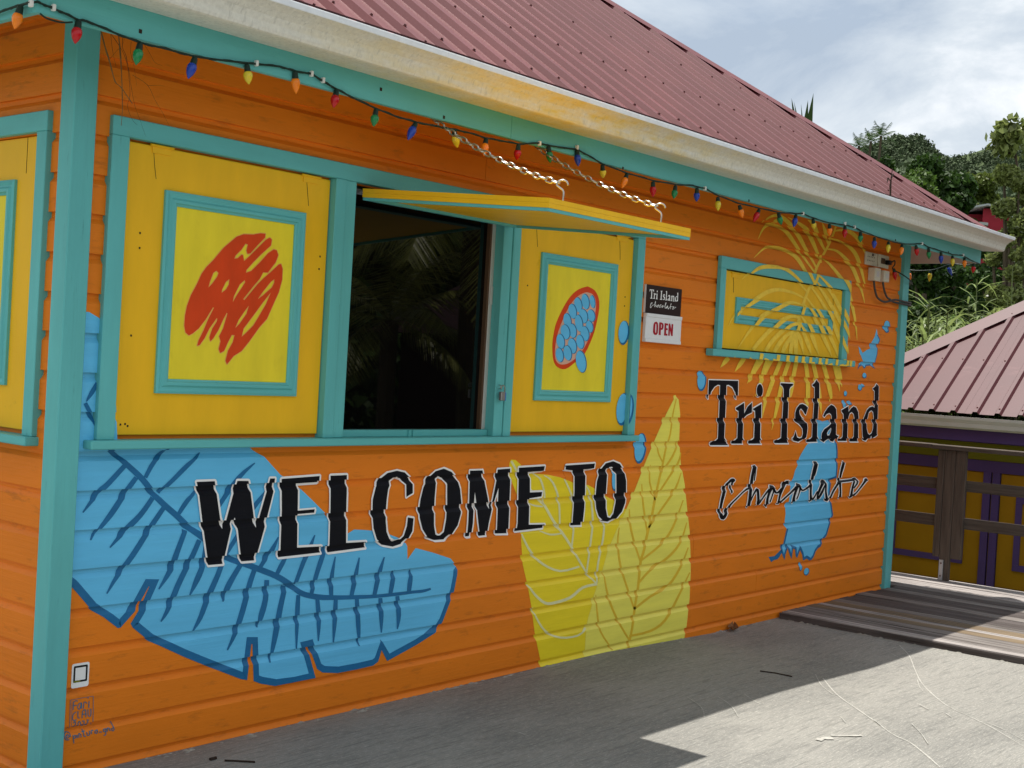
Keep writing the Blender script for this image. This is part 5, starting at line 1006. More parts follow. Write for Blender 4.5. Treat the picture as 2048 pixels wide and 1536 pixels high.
def bulb(p, q, colr, parent):
    p, q = Vector(p), Vector(q); d = (q - p).normalized(); Lb = .092
    mb = MB(); mb.lathe(p - d * .004, d, [(0, .008), (.004, .0105), (.024, .0125), (.030, .0125)], 10); s = mb.build('socket', M['cable'], parent, smooth=False)
    sc_ = (q - p).length / Lb * .98; mb = MB(); mb.lathe(p + d * .022, d, [(0, .011), (.007 * sc_, .0155), (.020 * sc_, .0182), (.036 * sc_, .0172), (.054 * sc_, .0128), (.068 * sc_, .0070), (.077 * sc_, .0028), (.080 * sc_, .0)], 12)
    o = mb.build('bulb', BULB[colr], s, smooth=True); s['label'] = '%s pointed bulb in its socket' % colr
for u, v, u2, v2, c in B: bulb(on_y(u, v + 1.5, YC), on_y(u2, v2, YC - random.uniform(-.01, .012)), c, sl_)
bulb(on_x(41, 14, 2.17), on_x(31, 51, 2.16), 'orange', sl_)
cb2 = [tuple(on_x(1958, 527, 10.70)), (10.70, -.30, 2.745), (10.70, -.16, 2.755), (10.70, -.02, 2.71), (10.70, .12, 2.70), (10.69, .22, 2.705), (10.55, .18, 2.66), (10.45, .10, 2.60)]
mb = MB(); mb.tube(smooth(cb2, 4), .005, 6); mb.build('cable', M['cable'], sl_)
bulb((10.705, -.125, 2.745), (10.705, -.165, 2.665), 'blue', sl_); bulb((10.70, .018, 2.70), (10.70, .022, 2.615), 'yellow', sl_); bulb((10.69, .205, 2.70), (10.69, .19, 2.61), 'orange', sl_)
bulb((9.80, -.05, 2.63), (9.84, -.05, 2.55), 'red', sl_)
for u, v in ((62, 9), (107, 17), (513, 128), (623, 149), (646, 162), (1079, 288), (1154, 296), (1410, 378), (1606, 428), (1690, 448), (1709, 455), (1844, 488), (1926, 511)):
    q = on_y(u, v, YC); mb = MB(); mb.box(q[0] - .006, q[0] + .006, YC - .008, YC + .009, q[2] - .008, q[2] + .014, bev=.002); mb.build('clip', M['clip'], sl_)
# loose loop of wire under the left end of the fascia
mb = MB(); mb.tube(smooth([tuple(on_y(u, v, -.43)) for u, v in [(80, 27), (92, 36), (110, 42), (125, 45), (145, 44)]], 4), .003, 5); mb.build('wire_loop', M['cable'], sl_)

# ------------------------------------------------------------------ dry vine hanging at the left, dry stem in the gutter, litter
vn = tag(empty('dry_vine', (3.0, -.2, 2.6)), 'dry brown twigs and straw dangling from behind the fascia beside the left corner post', 'dry twigs')
for w, y, pts in ((9, -.20, [(800, 215), (840, 370), (880, 500), (920, 650), (970, 700), (1060, 830)]), (8, -.22, [(945, 240), (965, 450), (975, 650), (980, 850), (970, 1005)]), (2.6, -.18, [(870, 250), (930, 330), (990, 430), (1030, 560), (1050, 700), (1080, 850), (1120, 960), (1165, 1090)]), (2.6, -.25, [(985, 280), (980, 380), (1010, 450), (1030, 600), (1040, 760), (1020, 850), (1060, 960), (1100, 1000)]),
                  (2, -.2, [(885, 260), (900, 400), (930, 540)]), (2, -.15, [(1060, 600), (1180, 680), (1240, 800), (1300, 900), (1350, 1000)]), (1.6, -.16, [(1180, 685), (1260, 682), (1320, 690)]), (1.8, -.2, [(1140, 330), (1200, 430), (1240, 500), (1300, 525)]), (1.6, -.2, [(880, 470), (940, 400), (975, 370), (1000, 300)]), (1.8, -.2, [(1050, 330), (1045, 420), (1070, 520), (1095, 690)])):
    P = smooth([tuple(on_y(p[0] / 4, p[1] / 4, y)) for p in pts], 3); mb = MB(); r0 = w / 4 * .0026 / 2
    mb.tube(P, [r0 * (1.1 - .7 * i / len(P)) * random.uniform(.7, 1.3) for i in range(len(P))], 5); mb.build('twig', M['drystem'] if w > 5 else M['twig'], vn)
dw = tag(empty('dry_weed', tuple(on_y(1781, 398, -.6))), 'dark dry weed stem standing up out of the gutter near the right end', 'dry weed')
for pts, r0 in (([(1781, 398), (1781, 372), (1783, 352), (1785, 336)], .006), ([(1781, 362), (1776, 356), (1774, 366)], .004), ([(1782, 358), (1787, 348)], .004)):
    P = [tuple(on_y(u, v, -.6)) for u, v in pts]; mb = MB(); mb.tube(P, [r0, r0 * 1.3] + [r0 * .5] * (len(P) - 2), 5); mb.build('stem', M['twig'], dw)
def leaf_on_floor(u, v, s, rot, name, m, lab):
    c = on_z(u, v, 0.02); c = on_z(u, v, patio_z(c[0])); mb = MB(); n = 7
    for i in range(n):
        t0, t1 = i / n, (i + 1) / n
        def pt(t, sd): w = math.sin(math.pi * min(max(t, .02), .98)) ** .7 * .34 * s; return (c[0] + (t - .5) * s * math.cos(rot) - sd * w * math.sin(rot), c[1] + (t - .5) * s * math.sin(rot) + sd * w * math.cos(rot), c[2] + .004 + abs(sd) * .022 + .028 * (t - .4) ** 2 * 3)
        mb.face([pt(t0, 0), pt(t1, 0), pt(t1, 1), pt(t0, 1)]); mb.face([pt(t0, -1), pt(t1, -1), pt(t1, 0), pt(t0, 0)])
    o = mb.build(name, m); return tag(o, lab, 'leaf')
leaf_on_floor(1466, 1262, .105, .5, 'dry_leaf', M['dryleaf'], 'curled brown dry leaf on the concrete at the foot of the wall')
for pts, lab in (([(1520, 1342), (1550, 1346), (1584, 1353)], 'thin dark twig on the shaded concrete'), ([(449, 1521), (475, 1522), (510, 1524)], 'dark twig at the bottom left of the concrete'), ([(420, 1519), (432, 1516)], 'short dark bark scrap near the bottom left')):
    mb = MB(); mb.tube([tuple(on_z(u, v, patio_z(on_z(u, v, 0.02)[0]) + .004)) for u, v in pts], .004 if len(pts) > 2 else .008, 5); tag(mb.build('fallen_twig', M['twig']), lab, 'twig')

# ------------------------------------------------------------------ boardwalk
ZD = .047
deck = tag(empty('boardwalk', (9.6, -2, 0)), kind='structure')
random.seed(21); x = 8.300; i = 0
WID = [.105, .150, .150, .145, .100, .150, .150, .145, .150, .145, .150, .145, .150, .145, .150, .15, .145, .15, .15, .15]
KIND = [3, 0, 0, 1, 3, 1, 0, 2, 2, 0, 2, 2, 0, 2, 0, 3, 3, 3, 3, 3]  # last planks use pale wood where sun falls; sunlight put into their colour
while x < 11.02:
    w = WID[i % len(WID)]; y1 = -.012 + random.uniform(-.02, .005) if x < 10.17 else 4.5
    if x < 10.2 < x + w: y1 = -.04
    dz = random.uniform(-.004, .004)
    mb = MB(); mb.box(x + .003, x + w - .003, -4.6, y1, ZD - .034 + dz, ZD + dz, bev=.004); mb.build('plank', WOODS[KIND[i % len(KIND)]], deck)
    x += w; i += 1
mb = MB(); mb.box(8.288, 8.3005, -4.6, -.02, -.03, ZD - .006, bev=.002); mb.build('edge_board', WOODS[2], deck)
mb = MB(); mb.box(8.315, 8.352, -4.6, -.02, -.10, ZD - .036); mb.build('joist', WOODS[2], deck)
for yy in (-4.2, -3.0, -1.8, -.6, .8, 2.2, 3.6):
    mb = MB(); mb.box(8.36, 10.98, yy, yy + .05, -.14, ZD - .038); mb.build('joist', WOODS[2], deck)
mb = MB(); mb.box(10.99, 11.03, -4.6, 4.5, -.22, ZD - .038); mb.build('joist', WOODS[2], deck)
for yy in (-4.0, -1.6, .8, 3.6):
    mb = MB(); mb.box(10.90, 10.985, yy + .06, yy + .15, -1.7, -.142); mb.build('support_post', M['postwood'], deck)
mb = MB(); random.seed(5)     # crumbled edge of concrete along the front joist
for k in range(90):
    y = random.uniform(-4.2, -.02); s = random.uniform(.010, .035); xx = 8.30 - abs(random.gauss(0, .012)); n = 5
    c = [(xx + s * .8 * math.cos(2 * math.pi * j / n), y + s * math.sin(2 * math.pi * j / n), -.002) for j in range(n)]; top = (xx, y, s * random.uniform(.1, .35))
    for j in range(n): mb.face([c[j], c[(j + 1) % n], top])
tag(mb.build('edge_crumbs', M['rubble'], patio), kind='stuff')
# railing on the far edge
rl = tag(empty('railing', (10.98, -.2, ZD)), 'weathered grey timber railing along the far edge of the boardwalk', 'railing')
def rbox(name, x0, x1, y0, y1, z0, z1, m=None, bev=.004): 
    mb = MB(); mb.box(x0, x1, y0, y1, z0, z1, bev=bev); return mb.build(name, m or M['railwood'], rl)
rbox('top_rail', 10.90, 11.05, -2.55, -.012, 1.176, 1.214); rbox('top_rail', 10.90, 11.05, -.008, 4.4, 1.180, 1.217)
for z0, z1 in ((.828, .920), (.505, .600)):
    rbox('rail', 10.985, 11.023, -2.4, -.262, z0, z1); rbox('rail', 10.985, 11.023, -.255 + .001, 4.4, z0 + .001, z1 + .003)
for yb in (-.16, -2.3, 2.1, 4.3):
    rbox('post', 10.945, 10.983, yb - .047, yb + .045, ZD - .0, 1.174, M['postwood']); rbox('post', 10.947, 10.984, yb - .142, yb - .049, .242, 1.173, M['postwood'])
    rbox('post', 10.942, 10.981, yb + .047, yb + .105, .245, 1.172, M['postwood'])
    rbox('bracket', 10.934, 10.9445, yb + .002, yb + .036, ZD + .002, .225, M['galv'], .001)
    mb = MB(); mb.lathe((10.934, yb + .019, .195), (-1, 0, 0), [(0, .007), (.004, .007)], 8); mb.lathe((10.934, yb + .019, .085), (-1, 0, 0), [(0, .007), (.004, .007)], 8); mb.build('bolt', M['screw'], rl)

# ------------------------------------------------------------------ neighbouring kiosk below the boardwalk
k2 = tag(empty('kiosk', (15, -2.2, -1.6)), 'mustard and purple kiosk with a red metal roof standing lower beyond the railing', 'kiosk')
WX = 12.92; YA, YZ = 1.70, -6.1
def kb(name, m, x0, x1, y0, y1, z0, z1, bev=0): 
    mb = MB(); mb.box(x0, x1, y0, y1, z0, z1, bev=bev); return mb.build(name, m, k2)
kb('wall', M['mustard'], WX + .02, WX + .12, YZ, YA, -1.7, 1.3); kb('wall', M['mustard'], WX + .121, 18, YA - .1, YA - .02, -1.7, 1.3); kb('wall', M['mustard'], 17.9, 18, YZ, YA - .101, -1.7, 1.3); kb('wall', M['mustard'], WX + .121, 17.89, YZ, YZ + .1, -1.7, 1.3)
kb('beam', M['purple'], WX - .015, WX + .018, YZ, YA, 1.18, 1.30); kb('band', M['olive'], WX - .005, WX + .018, YZ, YA, 1.010, 1.178); kb('frame_head', M['purple'], WX - .02, WX + .018, YZ, YA, .895, 1.008)
for j, yy in enumerate([.205, .115, 1.39, 1.48, -1.20, -1.29, -2.5, -3.8]): kb('stile', M['purple'], WX - .020, WX + .018, yy - .036, yy + .036, -.25, .894)
def k2shut(y0, y1, z0, z1):
    s = kb('shutter', M['mustard'], WX + .002, WX + .018, y0, y1, z0, z1)
    m0, m1, n0, n1 = y0 + .16, y1 - .16, z0 + .18, z1 - .21
    for a in ((m0, m1, n0, n0 + .06), (m0, m1, n1 - .06, n1), (m0, m0 + .06, n0 + .061, n1 - .061), (m1 - .06, m1, n0 + .061, n1 - .061)):
        mb = MB(); mb.box(WX - .016, WX + .001, a[0], a[1], a[2], a[3]); mb.build('moulding', M['purple'], s)
for y0, y1 in ((.25, 1.345), (-1.155, .07), (-2.455, -1.335), (-3.755, -2.545)): k2shut(y0, y1, -.23, .885)
kb('sill', M['purple'], WX - .05, WX + .018, YZ, YA, -.30, -.255)
kb('fascia_board', M['purple'], 12.58, 12.605, YZ - .4, 2.06, 1.20, 1.33)
mb = MB(); G2 = [(12.575, 1.315), (12.50, 1.315), (12.475, 1.335), (12.465, 1.375), (12.445, 1.41), (12.44, 1.437), (12.455, 1.437), (12.46, 1.415), (12.48, 1.38), (12.49, 1.34), (12.51, 1.33), (12.57, 1.33), (12.575, 1.40)]
mb.extrude(G2, YZ - .45, 2.12, lambda t, a, b: (a, t, b)); mb.build('gutter', M['whitegutter'], k2)
kb('soffit', M['mustard'], 12.606, WX + .02, YZ, 2.0, 1.302, 1.32)
Lk = 8.6
slope(k2, (12.52, 2.09), (0, -1), (1, 0), Lk, 4.3, .13, M['redroof2'], ze=1.47, start=0, pitch=.217, step=4)
slope(k2, (12.52 + Lk, 2.09), (-1, 0), (0, -1), Lk, 4.3, .1, M['redroof2'], ze=1.47, start=0)
slope(k2, (12.52 + Lk, 2.09 - Lk), (0, 1), (-1, 0), Lk, 4.3, .1, M['redroof2'], ze=1.47, start=0)
slope(k2, (12.52, 2.09 - Lk), (1, 0), (0, 1), Lk, 4.3, .1, M['redroof2'], ze=1.47, start=0)
hip_cap(k2, (12.52, 2.09), 1, -1, 4.3 * math.sqrt(2 + TAN * TAN), M['redroof2'], ze=1.47, w=.16); hip_cap(k2, (12.52, 2.09 - Lk), 1, 1, 4.3 * math.sqrt(2 + TAN * TAN), M['redroof2'], ze=1.47, w=.16)
mb = MB(); n2_ = Vector((-math.sin(R(35)), 0, math.cos(R(35))))
for row in (.06, .75, 1.5):
    for n in range(0, 30):
        yy = 2.09 - .13 - n * .217
        if row > 2.09 - yy - .1: continue
        mb.lathe(Vector((12.52 + row, yy, 1.47 + row * TAN)) + n2_ * .027, n2_, [(0, .012), (.002, .012), (.0022, .007), (.010, .006)], 6)
tag(mb.build('roof_screw', M['screw'], k2), kind='stuff')

# ------------------------------------------------------------------ crimson house on the hillside
hc = at_dist(1972, 440, 62); hx, hy, hz = hc[0], hc[1], hc[2]
rh = tag(empty('house', (hx, hy, hz - 4)), 'crimson house with pale low roofs half hidden by trees on the hillside', 'house')
dirv = Vector((hx - EYE[0], hy - EYE[1], 0)).normalized(); rgt = Vector((dirv.y, -dirv.x, 0))
def hp(a, b, c): p = Vector((hx, hy, hz)) + rgt * a + dirv * b; return (p.x, p.y, hz + c)
def hbox(name, m, a0, a1, b0, b1, c0, c1, slope_=0, gable=None):
    mb = MB()
    def zc(a, c): 
        if gable is not None: return c + max(0, gable[1] - abs(a - gable[0]) * gable[2])
        return c + slope_ * (a - a0)
    if gable is None:
        vs = [hp(a, b, zc(a, c)) for a in (a0, a1) for b in (b0, b1) for c in (c0, c1)]
        mb.mesh(vs, [(0, 1, 3, 2), (4, 6, 7, 5), (0, 4, 5, 1), (2, 3, 7, 6), (0, 2, 6, 4), (1, 5, 7, 3)])
    else:
        pr = [(a0, zc(a0, c0)), (gable[0], zc(gable[0], c0)), (a1, zc(a1, c0)), (a1, zc(a1, c1)), (gable[0], zc(gable[0], c1)), (a0, zc(a0, c1))]
        mb.extrude(pr, b0, b1, lambda t, a, b: hp(a, t, b))
    return mb.build(name, m, rh)
hbox('wall', M['crimson'], -.15, .95, 0, 4, -4, .52); hbox('wall', M['crimson'], .95, 2.2, .3, 4, -4, -.2); hbox('wall', M['crimson'], -1.6, -.15, .8, 4, -4, .35)
hbox('roof', M['greyroof'], -1.05, .82, -.35, 4.4, .42, .50, gable=(.05, .20, .20)); hbox('roof', M['greyroof'], -1.75, .1, -.5, 3, -.30, -.18, gable=(-.9, .10, .16)); hbox('roof', M['greyroof'], -1.75, -1.05, .3, 4, .22, .30, slope_=.25)
hbox('roof', M['greyroof'], .83, 1.4, -.2, 4, .20, .27, slope_=-.35)
hbox('window', M['blackgap'], -1.3, -.7, .78, .8, -.9, -.45)

# ------------------------------------------------------------------ vegetation
def leaf_cloud(n, blobs, size, seed, elong=1.6, droop=.3):
    """leaf-sized faces scattered through the shells of many small clumps"""
    rs = np.random.RandomState(seed); wts = np.array([b[3] ** 2 for b in blobs]); wts = wts / wts.sum()
    idx = rs.choice(len(blobs), n, p=wts); Bc = np.array([b[:3] for b in blobs])[idx]; Br = np.array([b[3] for b in blobs])[idx]
    d = rs.normal(size=(n, 3)); d /= np.linalg.norm(d, axis=1)[:, None]; rad = Br * (0.55 + 0.5 * rs.rand(n) ** .6)
    c = Bc + d * rad[:, None] * np.array([1, 1, .8])
    t = rs.normal(size=(n, 3)); t[:, 2] -= droop; t /= np.linalg.norm(t, axis=1)[:, None]
    nn = d + rs.normal(size=(n, 3)) * .7 + np.array([0, 0, .5]); s_ = np.cross(t, nn); s_ /= np.linalg.norm(s_, axis=1)[:, None]
    L_ = size * (0.6 + .8 * rs.rand(n))[:, None]; w = L_ / elong / 2
    V = np.empty((n, 4, 3)); V[:, 0] = c - t * L_ / 2; V[:, 1] = c + s_ * w; V[:, 2] = c + t * L_ / 2; V[:, 3] = c - s_ * w
    return V.reshape(-1, 3), np.arange(n * 4).reshape(-1, 4)
def mesh_np(name, V, F, m):
    me = bpy.data.meshes.new(name); me.vertices.add(len(V)); me.vertices.foreach_set('co', V.ravel()); me.loops.add(F.size); me.loops.foreach_set('vertex_index', F.ravel().astype(np.int32))
    me.polygons.add(len(F)); me.polygons.foreach_set('loop_start', (np.arange(len(F)) * F.shape[1]).astype(np.int32)); me.update(calc_edges=True); me.validate(); me.materials.append(m); return me
def make_tree(label, base, height, width, m, n, leaf, seed, cat='tree', group=None, nb=26, trunk=True, low=.25):
    rnd = random.Random(seed); t = tag(empty('tree', base), label, cat, group); base = Vector(base)
    blobs = []
    for i in range(nb):
        a = rnd.uniform(0, 2 * math.pi); h = rnd.uniform(low, 1); r = math.sqrt(rnd.random()) * width / 2 * (1 - .65 * max(0, (h - .55) / .45) ** 1.5) * .85
        blobs.append((r * math.cos(a), r * math.sin(a), h * height * .93, width * rnd.uniform(.09, .20)))
    V, F = leaf_cloud(n, blobs, leaf, seed)
    o = link('crown', mesh_np('crown', V, F, m), None, t); o.location = (0, 0, 0)
    if trunk:
        mb = MB(); r0 = height * .028; top = base + Vector((rnd.uniform(-.3, .3), rnd.uniform(-.3, .3), height * .62))
        mb.tube([base - Vector((0, 0, .3)), base.lerp(top, .5) + Vector((rnd.uniform(-.1, .1), rnd.uniform(-.1, .1), 0)), top], [r0 * 1.3, r0, r0 * .45], 8)
        for b in blobs[::4]:
            s = base.lerp(top, rnd.uniform(.35, .95)); e = base + Vector(b[:3]); mb.tube([s, s.lerp(e, .5) + Vector((0, 0, .15)), e], [r0 * .4, r0 * .25, r0 * .1], 5)
        mb.build('trunk', M['bark'], t)
    return t
def tree_px(label, u, vtop, dist, wpx, m, n, leaf, seed, **k):
    top = at_dist(u, vtop, dist); gz = ground_z(top[0], top[1]); d3 = dist * math.hypot(1, 0); sc = dist / FPX * math.cos(0) 
    return make_tree(label, (top[0], top[1], gz), max(1.5, top[2] - gz), wpx * dist / FPX * 1.03, m, n, leaf, seed, **k)
tree_px('broad dark green tree whose crown crests beside the red roof edge', 1868, 294, 58, 190, M['leaf_dark'], 16000, .26, 1)
tree_px('dark tree low behind the red roof hip, left of the broad crown', 1780, 305, 62, 150, M['leaf_dark'], 12000, .26, 2)
tree_px('dark tree tucked behind the hip of the red roof', 1820, 330, 50, 150, M['leaf_mid'], 11000, .24, 3)
tree_px('olive green tree in the saddle right of the broad dark crown', 1950, 338, 88, 130, M['leaf_olive'], 12000, .30, 4)
tree_px('lighter shrubby tree above the crimson house', 1945, 395, 70, 110, M['leaf_olive'], 8000, .24, 5)
tree_px('tall glossy-leaved tree at the right edge of the view', 2035, 262, 31, 110, M['leaf_pale'], 15000, .13, 6, low=.35)
tree_px('glossy-leaved tree beside the crimson house at the right edge', 2052, 372, 26, 120, M['leaf_pale'], 13000, .10, 7, low=.3)
tree_px('dark tree under the crimson house', 1915, 462, 46, 150, M['leaf_dark'], 12000, .18, 8)
tree_px('dark leafy tree under the end of the gutter', 1990, 470, 38, 150, M['leaf_dark'], 12000, .17, 9)
tree_px('deep green tree behind the cane beside the post', 1850, 440, 42, 170, M['leaf_dark'], 12000, .18, 10)
tree_px('dark tree behind the neighbouring kiosk roof at far right', 2060, 480, 33, 160, M['leaf_dark'], 10000, .16, 12)
tree_px('mid green tree below the broad crown', 1930, 420, 55, 120, M['leaf_mid'], 8000, .22, 13)
tree_px('bright feathery green shrub standing over the cane', 1912, 540, 26, 78, M['leaf_bright'], 5200, .15, 14, cat='shrub', low=.1)
# bare twigs with few leaves above the glossy tree
tw_ = tag(empty('sapling', tuple(at_dist(2030, 330, 31))), 'thin twiggy branches with sparse leaves rising above the glossy tree', 'branch')
rnd = random.Random(4)
for pts in ([(2035, 335), (2030, 300), (2033, 270), (2026, 258), (2029, 250)], [(2032, 300), (2018, 285), (2010, 270), (1998, 280)], [(2030, 315), (2012, 300), (2002, 290)], [(2032, 285), (2040, 275), (2046, 262)], [(2022, 290), (2014, 262)]):
    P = [tuple(at_dist(u, v, 31)) for u, v in pts]; mb = MB(); mb.tube(smooth(P, 2), .03, 4); mb.build('twig', M['bark'], tw_)
    blobs = [tuple(Vector(p) - Vector(tw_.location)) + (.28,) for p in P[1:]]; V, F = leaf_cloud(70, blobs, .22, rnd.randint(0, 999)); link('leaf_cluster', mesh_np('leaves', V, F, M['leaf_pale']), None, tw_).location = (0, 0, 0)
# palm crowns on the skyline
def palm(label, base, crown, nfr, Lf, seed, m=M['palmleaf'], droop=.9, trunk_r=.14, leafw=.05, up=.9, azs=None, nleaf=34, cat='palm'):
    rnd = random.Random(seed); t = tag(empty('palm_tree', base), label, cat); b = Vector(base); c = Vector(crown)
    mb = MB(); mid = b.lerp(c, .5) + Vector((rnd.uniform(-.2, .2), rnd.uniform(-.2, .2), 0)); mb.tube(smooth([tuple(b - Vector((0, 0, .3))), tuple(mid), tuple(c)], 5), trunk_r, 8); mb.build('trunk', M['bark'], t)
    for i in range(nfr):
        az = (azs[i] if azs else i * 2.399) ; el = up - (i / nfr) * (up + .35) if not azs else up; L_ = Lf * rnd.uniform(.85, 1.1); d = Vector((math.cos(az) * math.cos(el), math.sin(az) * math.cos(el), math.sin(el)))
        P = [c]; n = 10
        for k in range(n): d = (d + Vector((0, 0, -droop / n * (k + 1) / n * 1.6))).normalized(); P.append(P[-1] + d * L_ / n)
        mb = MB(); mb.tube(P, [.022 * Lf / 3 * (1 - .08 * k) for k in range(n + 1)], 5)
        for k in range(nleaf):
            f = .12 + .88 * k / nleaf; q = f * n; j = min(int(q), n - 1); p = P[j].lerp(P[j + 1], q - j); tg = (P[j + 1] - P[j]).normalized(); side = tg.cross(Vector((0, 0, 1))).normalized()
            ll = Lf * .30 * math.sin(math.pi * min(.97, f * .85 + .12)) ** .7
            for sd in (-1, 1):
                ld = (side * sd + tg * .7 + Vector((0, 0, -.45 - rnd.uniform(0, .5)))).normalized(); e = p + ld * ll; wv = tg * leafw * .5 * Lf / 3; mb.face([p - wv, p + wv, e + wv * .15, e - wv * .15])
        mb.build('frond', m, t)
    return t
for lab, u, v, dd, s in (('small palm on the skyline, left one beside the roof', 1742, 283, 75, 1), ('feathery palm on the skyline between the roof edge and the far peak', 1762, 272, 72, 2), ('low palm tips just above the red hip', 1718, 292, 80, 3)):
    c = at_dist(u, v, dd); palm(lab, (c[0], c[1], ground_z(c[0], c[1])), tuple(c), 11, .95, s, m=M['leaf_dark'], up=1.35, leafw=.16, nleaf=12, droop=.6, trunk_r=.07)
# spiky leaf tips seen over the hip of the roof
yc = tag(empty('yucca', tuple(at_dist(1602, 260, 19))), 'dark spiky plant whose leaf tips show above the red roof', 'plant')
base = at_dist(1602, 330, 19)
for u0, u1, vt, w in ((1598, 1583, 196, .035), (1604, 1588, 203, .02), (1608, 1602, 207, .015), (1607, 1616, 200, .040), (1610, 1627, 186, .050)):
    a = at_dist(u0 + (u1 - u0) * -.6, 330, 19); m_ = at_dist((u0 + u1) / 2, 245, 19); b = at_dist(u1, vt, 19); rr = Vector((.45, -.9, 0)) * w; mb = MB()
    mb.face([tuple(Vector(a) - rr), tuple(Vector(a) + rr), tuple(Vector(m_) + rr * .9), tuple(Vector(m_) - rr * .9)]); mb.face([tuple(Vector(m_) - rr * .9), tuple(Vector(m_) + rr * .9), tuple(b)]); mb.build('leaf', M['leaf_dark'], yc)
mb = MB(); mb.tube([tuple(Vector(base) - Vector((0, 0, 5))), tuple(base)], .15, 8); mb.build('trunk', M['bark'], yc)
# cane clumps behind the neighbouring roof
def cane(label, u, vtop, dist, n, spread, seed, m=M['cane'], hgt=None, bl=.8, bw=.017):
    top = at_dist(u, vtop, dist); gz = ground_z(top[0], top[1]); H = top[2] - gz; rnd = random.Random(seed); t = tag(empty('cane_clump', (top[0], top[1], gz)), label, 'cane', 'cane clumps behind the neighbouring roof')
    st = MB(); mb = MB()
    for i in range(n):
        a = rnd.uniform(0, 6.28); r = spread * math.sqrt(rnd.random()); bx, by = top[0] + r * math.cos(a), top[1] + r * math.sin(a); h = H * rnd.uniform(.62, 1.0); lean = Vector((rnd.uniform(-.16, .16), rnd.uniform(-.16, .16), 1)).normalized()
        B0 = Vector((bx, by, gz)); st.tube([B0, B0 + lean * h], [.016, .008], 4)
        for j in range(30):
            f = rnd.uniform(.45, 1.0); p = B0 + lean * h * f; az = rnd.uniform(0, 6.28); L_ = bl * rnd.uniform(.5, 1.15); d = Vector((math.cos(az), math.sin(az), rnd.uniform(.4, 1.6))).normalized(); side = d.cross(Vector((0, 0, 1))).normalized() * bw * rnd.uniform(.6, 1.2); prev = p; pw = side * .5
            for k in range(4):
                d = (d + Vector((0, 0, -.34))).normalized(); nx = prev + d * L_ / 4; w = side * (1, .9, .55, .06)[k]; mb.face([prev - pw, prev + pw, nx + w, nx - w]); prev = nx; pw = w
    st.build('stalks', m, t); tag(mb.build('blades', m, t), kind='stuff'); return t
cane('tall reedy cane right beside the corner post', 1832, 565, 17.5, 26, .45, 1, bl=.9, bw=.018)
cane('lit cane clump above the left end of the neighbouring roof', 1850, 600, 16.5, 26, .5, 2, bl=.85, bw=.020)
cane('cane clump in front of the feathery shrub', 1895, 622, 17.5, 30, .5, 3)
cane('cane clump right of the feathery shrub', 1945, 612, 18.5, 30, .6, 4)
cane('cane clump above the middle of the neighbouring hip', 1985, 585, 19.5, 30, .6, 5)
cane('cane clump at the far right edge', 2040, 540, 20, 30, .6, 6)
# undergrowth behind
for i, (u, v, dd) in enumerate(((1840, 640, 20), (1900, 650, 21), (1960, 630, 22), (2030, 600, 23))):
    tree_px('low green undergrowth bush behind the cane, %s' % ('nearest the corner post', 'second from the post', 'third from the post', 'farthest right')[i], u, v, dd, 110, M['leaf_mid'], 3500, .13, 40 + i, cat='bush', trunk=False, low=.05)
# hillside woods: many low crowns over the slope, one mass
rs = np.random.RandomState(5); Vs, Fs, off = [], [], 0
for i in range(1500):
    r = 75 + 330 * rs.rand() ** .8; az = math.radians(rs.uniform(2, 58)); x, y = EYE[0] + r * math.cos(az), EYE[1] + r * math.sin(az); s = rs.uniform(2.2, 4.2) * (1 + r / 500)
    V, F = leaf_cloud(150, [(x, y, ground_z(x, y) + s * .45, s)], .55 + r / 500, i, 1.5); Vs.append(V); Fs.append(F + off); off += len(V)
o = link('woodland', mesh_np('woodland', np.concatenate(Vs), np.concatenate(Fs), M['forest'])); tag(o, 'wooded hillside climbing to the ridge behind the kiosks', 'woodland', kind='stuff')
# peak and ridge farther back
def hill(label, cps, dist, seed):
    rs = np.random.RandomState(seed); us = np.arange(cps[0][0], cps[-1][0] + 1, 4); vv = np.interp(us, [c[0] for c in cps], [c[1] for c in cps]); V, F, off = [], [], 0
    mbv, mbf = [], []
    for i, (u, v) in enumerate(zip(us, vv)):
        for j, (dd, k) in enumerate(((dist - 90, 1.0), (dist - 45, .55), (dist, 0), (dist + 60, .5))):
            p = at_dist(u, v, dist); zt = p[2]; q = at_dist(u, v, dd); mbv.append((q[0], q[1], zt - k * zt * .8))
    n = 4
    for i in range(len(us) - 1):
        for j in range(n - 1): mbf.append((i * n + j, (i + 1) * n + j, (i + 1) * n + j + 1, i * n + j + 1))
    mb = MB(); mb.mesh(mbv, mbf); h = mb.build('hills', M['hillground'], smooth=True); tag(h, kind='structure')
    for i in range(2600):
        u = rs.uniform(cps[0][0], cps[-1][0]); v0 = np.interp(u, [c[0] for c in cps], [c[1] for c in cps]); f = rs.rand(); dd = dist - 45 * f; p = at_dist(u, v0, dist); zt = p[2] * (1 - .44 * f); q = at_dist(u, v0, dd); s = rs.uniform(1.4, 3.0)
        A_, B_ = leaf_cloud(60, [(q[0], q[1], zt - s * .35, s)], .9, seed * 1000 + i, 1.4); V.append(A_); F.append(B_ + off); off += len(A_)
    tag(link('woodland', mesh_np('woodland', np.concatenate(V), np.concatenate(F), M['forest'])), label, 'woodland', kind='stuff')
hill('wooded rounded peak on the skyline right of the red roof', [(1640, 330), (1740, 292), (1775, 278), (1800, 271), (1818, 276), (1835, 270), (1846, 276), (1862, 293), (1880, 308), (1920, 330), (1990, 350)], 470, 1)
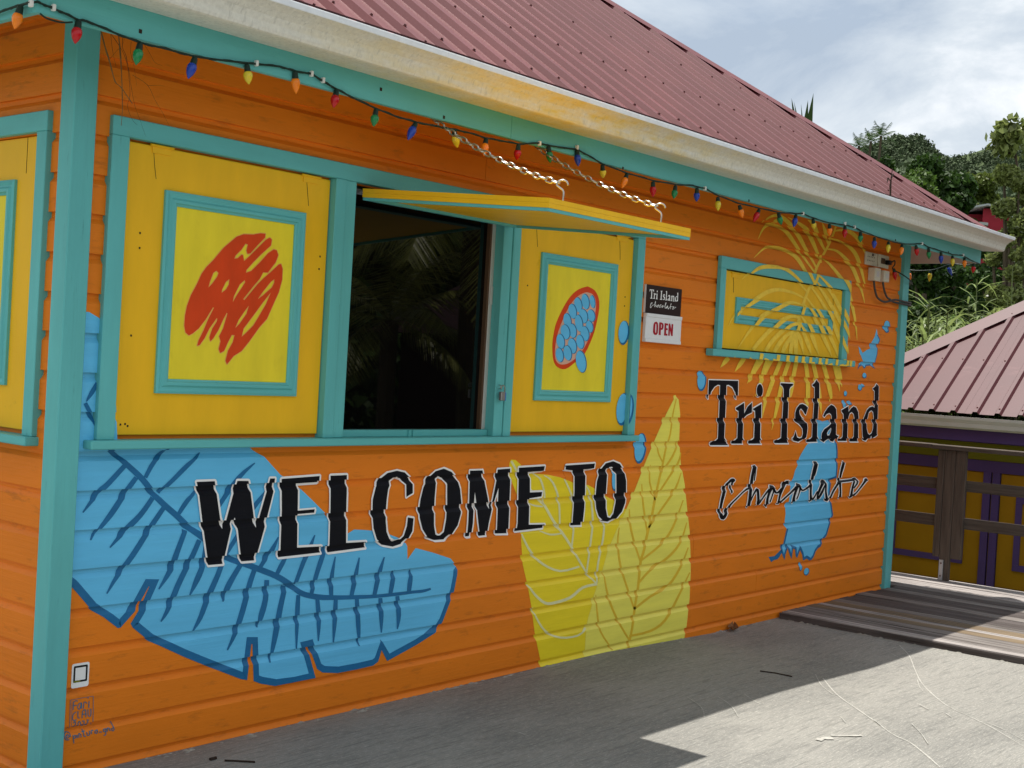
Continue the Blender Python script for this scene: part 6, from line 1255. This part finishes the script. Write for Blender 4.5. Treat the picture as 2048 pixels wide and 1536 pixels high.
hill('wooded ridge dipping and rising to the right edge of the skyline', [(1840, 330), (1880, 318), (1920, 312), (1945, 306), (1985, 293), (2020, 285), (2060, 280), (2200, 265), (2400, 280)], 520, 2)

# ------------------------------------------------------------------ behind the camera: what the window glass mirrors
def mir(u, v, k):
    """point at k times the window distance along the mirrored sight line of a photo point"""
    p = on_y(u, v, .062); e_ = np.array([EYE[0], .124 - EYE[1], EYE[2]]); return e_ + (p - e_) * k
cr_ = mir(935, 500, 3.0)
palm('coconut palm with hanging fronds across the patio, mirrored in the glass', (cr_[0] + .9, cr_[1] - .6, -.3), tuple(cr_ + np.array([.2, -.1, .5])), 15, 3.0, 9, droop=1.5, up=.9, leafw=.045, nleaf=60)
c2 = mir(780, 640, 3.3); palm('young coconut palm across the patio, left in the mirrored view', (c2[0], c2[1], -.3), tuple(c2), 12, 2.1, 10, droop=1.3, up=1.0, leafw=.045, nleaf=44)
for i, (x, y, h, w) in enumerate(((12, -19, 4.4, 7), (17, -19, 4.6, 8), (23, -17, 5.2, 8), (28, -20, 5.6, 9), (7, -20, 4.2, 7), (19, -23, 5.2, 9), (24, -22, 5.4, 9), (14, -24, 5.2, 9), (31, -14, 5.6, 8))):  # unseen trees set to block sky in the glass, kept low for skylight
    make_tree('low dense garden tree across the patio, %s' % ('left of the palm', 'behind the palm', 'right of the palm', 'in the far right corner', 'farthest left', 'in the middle of the back row', 'at the right of the back row', 'at the left of the back row', 'nearest the boardwalk')[i], (x, y, -.2), h, w, M['leaf_dark'], 7000, .42, 60 + i, nb=34, low=.08, trunk=True)
rk = tag(empty('kiosk', (20, -12, 0)), 'low crimson-walled kiosk with a red roof across the patio', 'kiosk')
mb = MB(); mb.box(18.5, 21.5, -14, -11, -.2, 2.2); mb.build('wall', M['darkred'], rk)
mb = MB(); mb.mesh([(18, -14.5, 2.2), (22, -14.5, 2.2), (22, -10.5, 2.2), (18, -10.5, 2.2), (20, -12.5, 3.8)], [(0, 1, 4), (1, 2, 4), (2, 3, 4), (3, 0, 4), (3, 2, 1, 0)]); mb.build('roof', M['darkred'], rk)
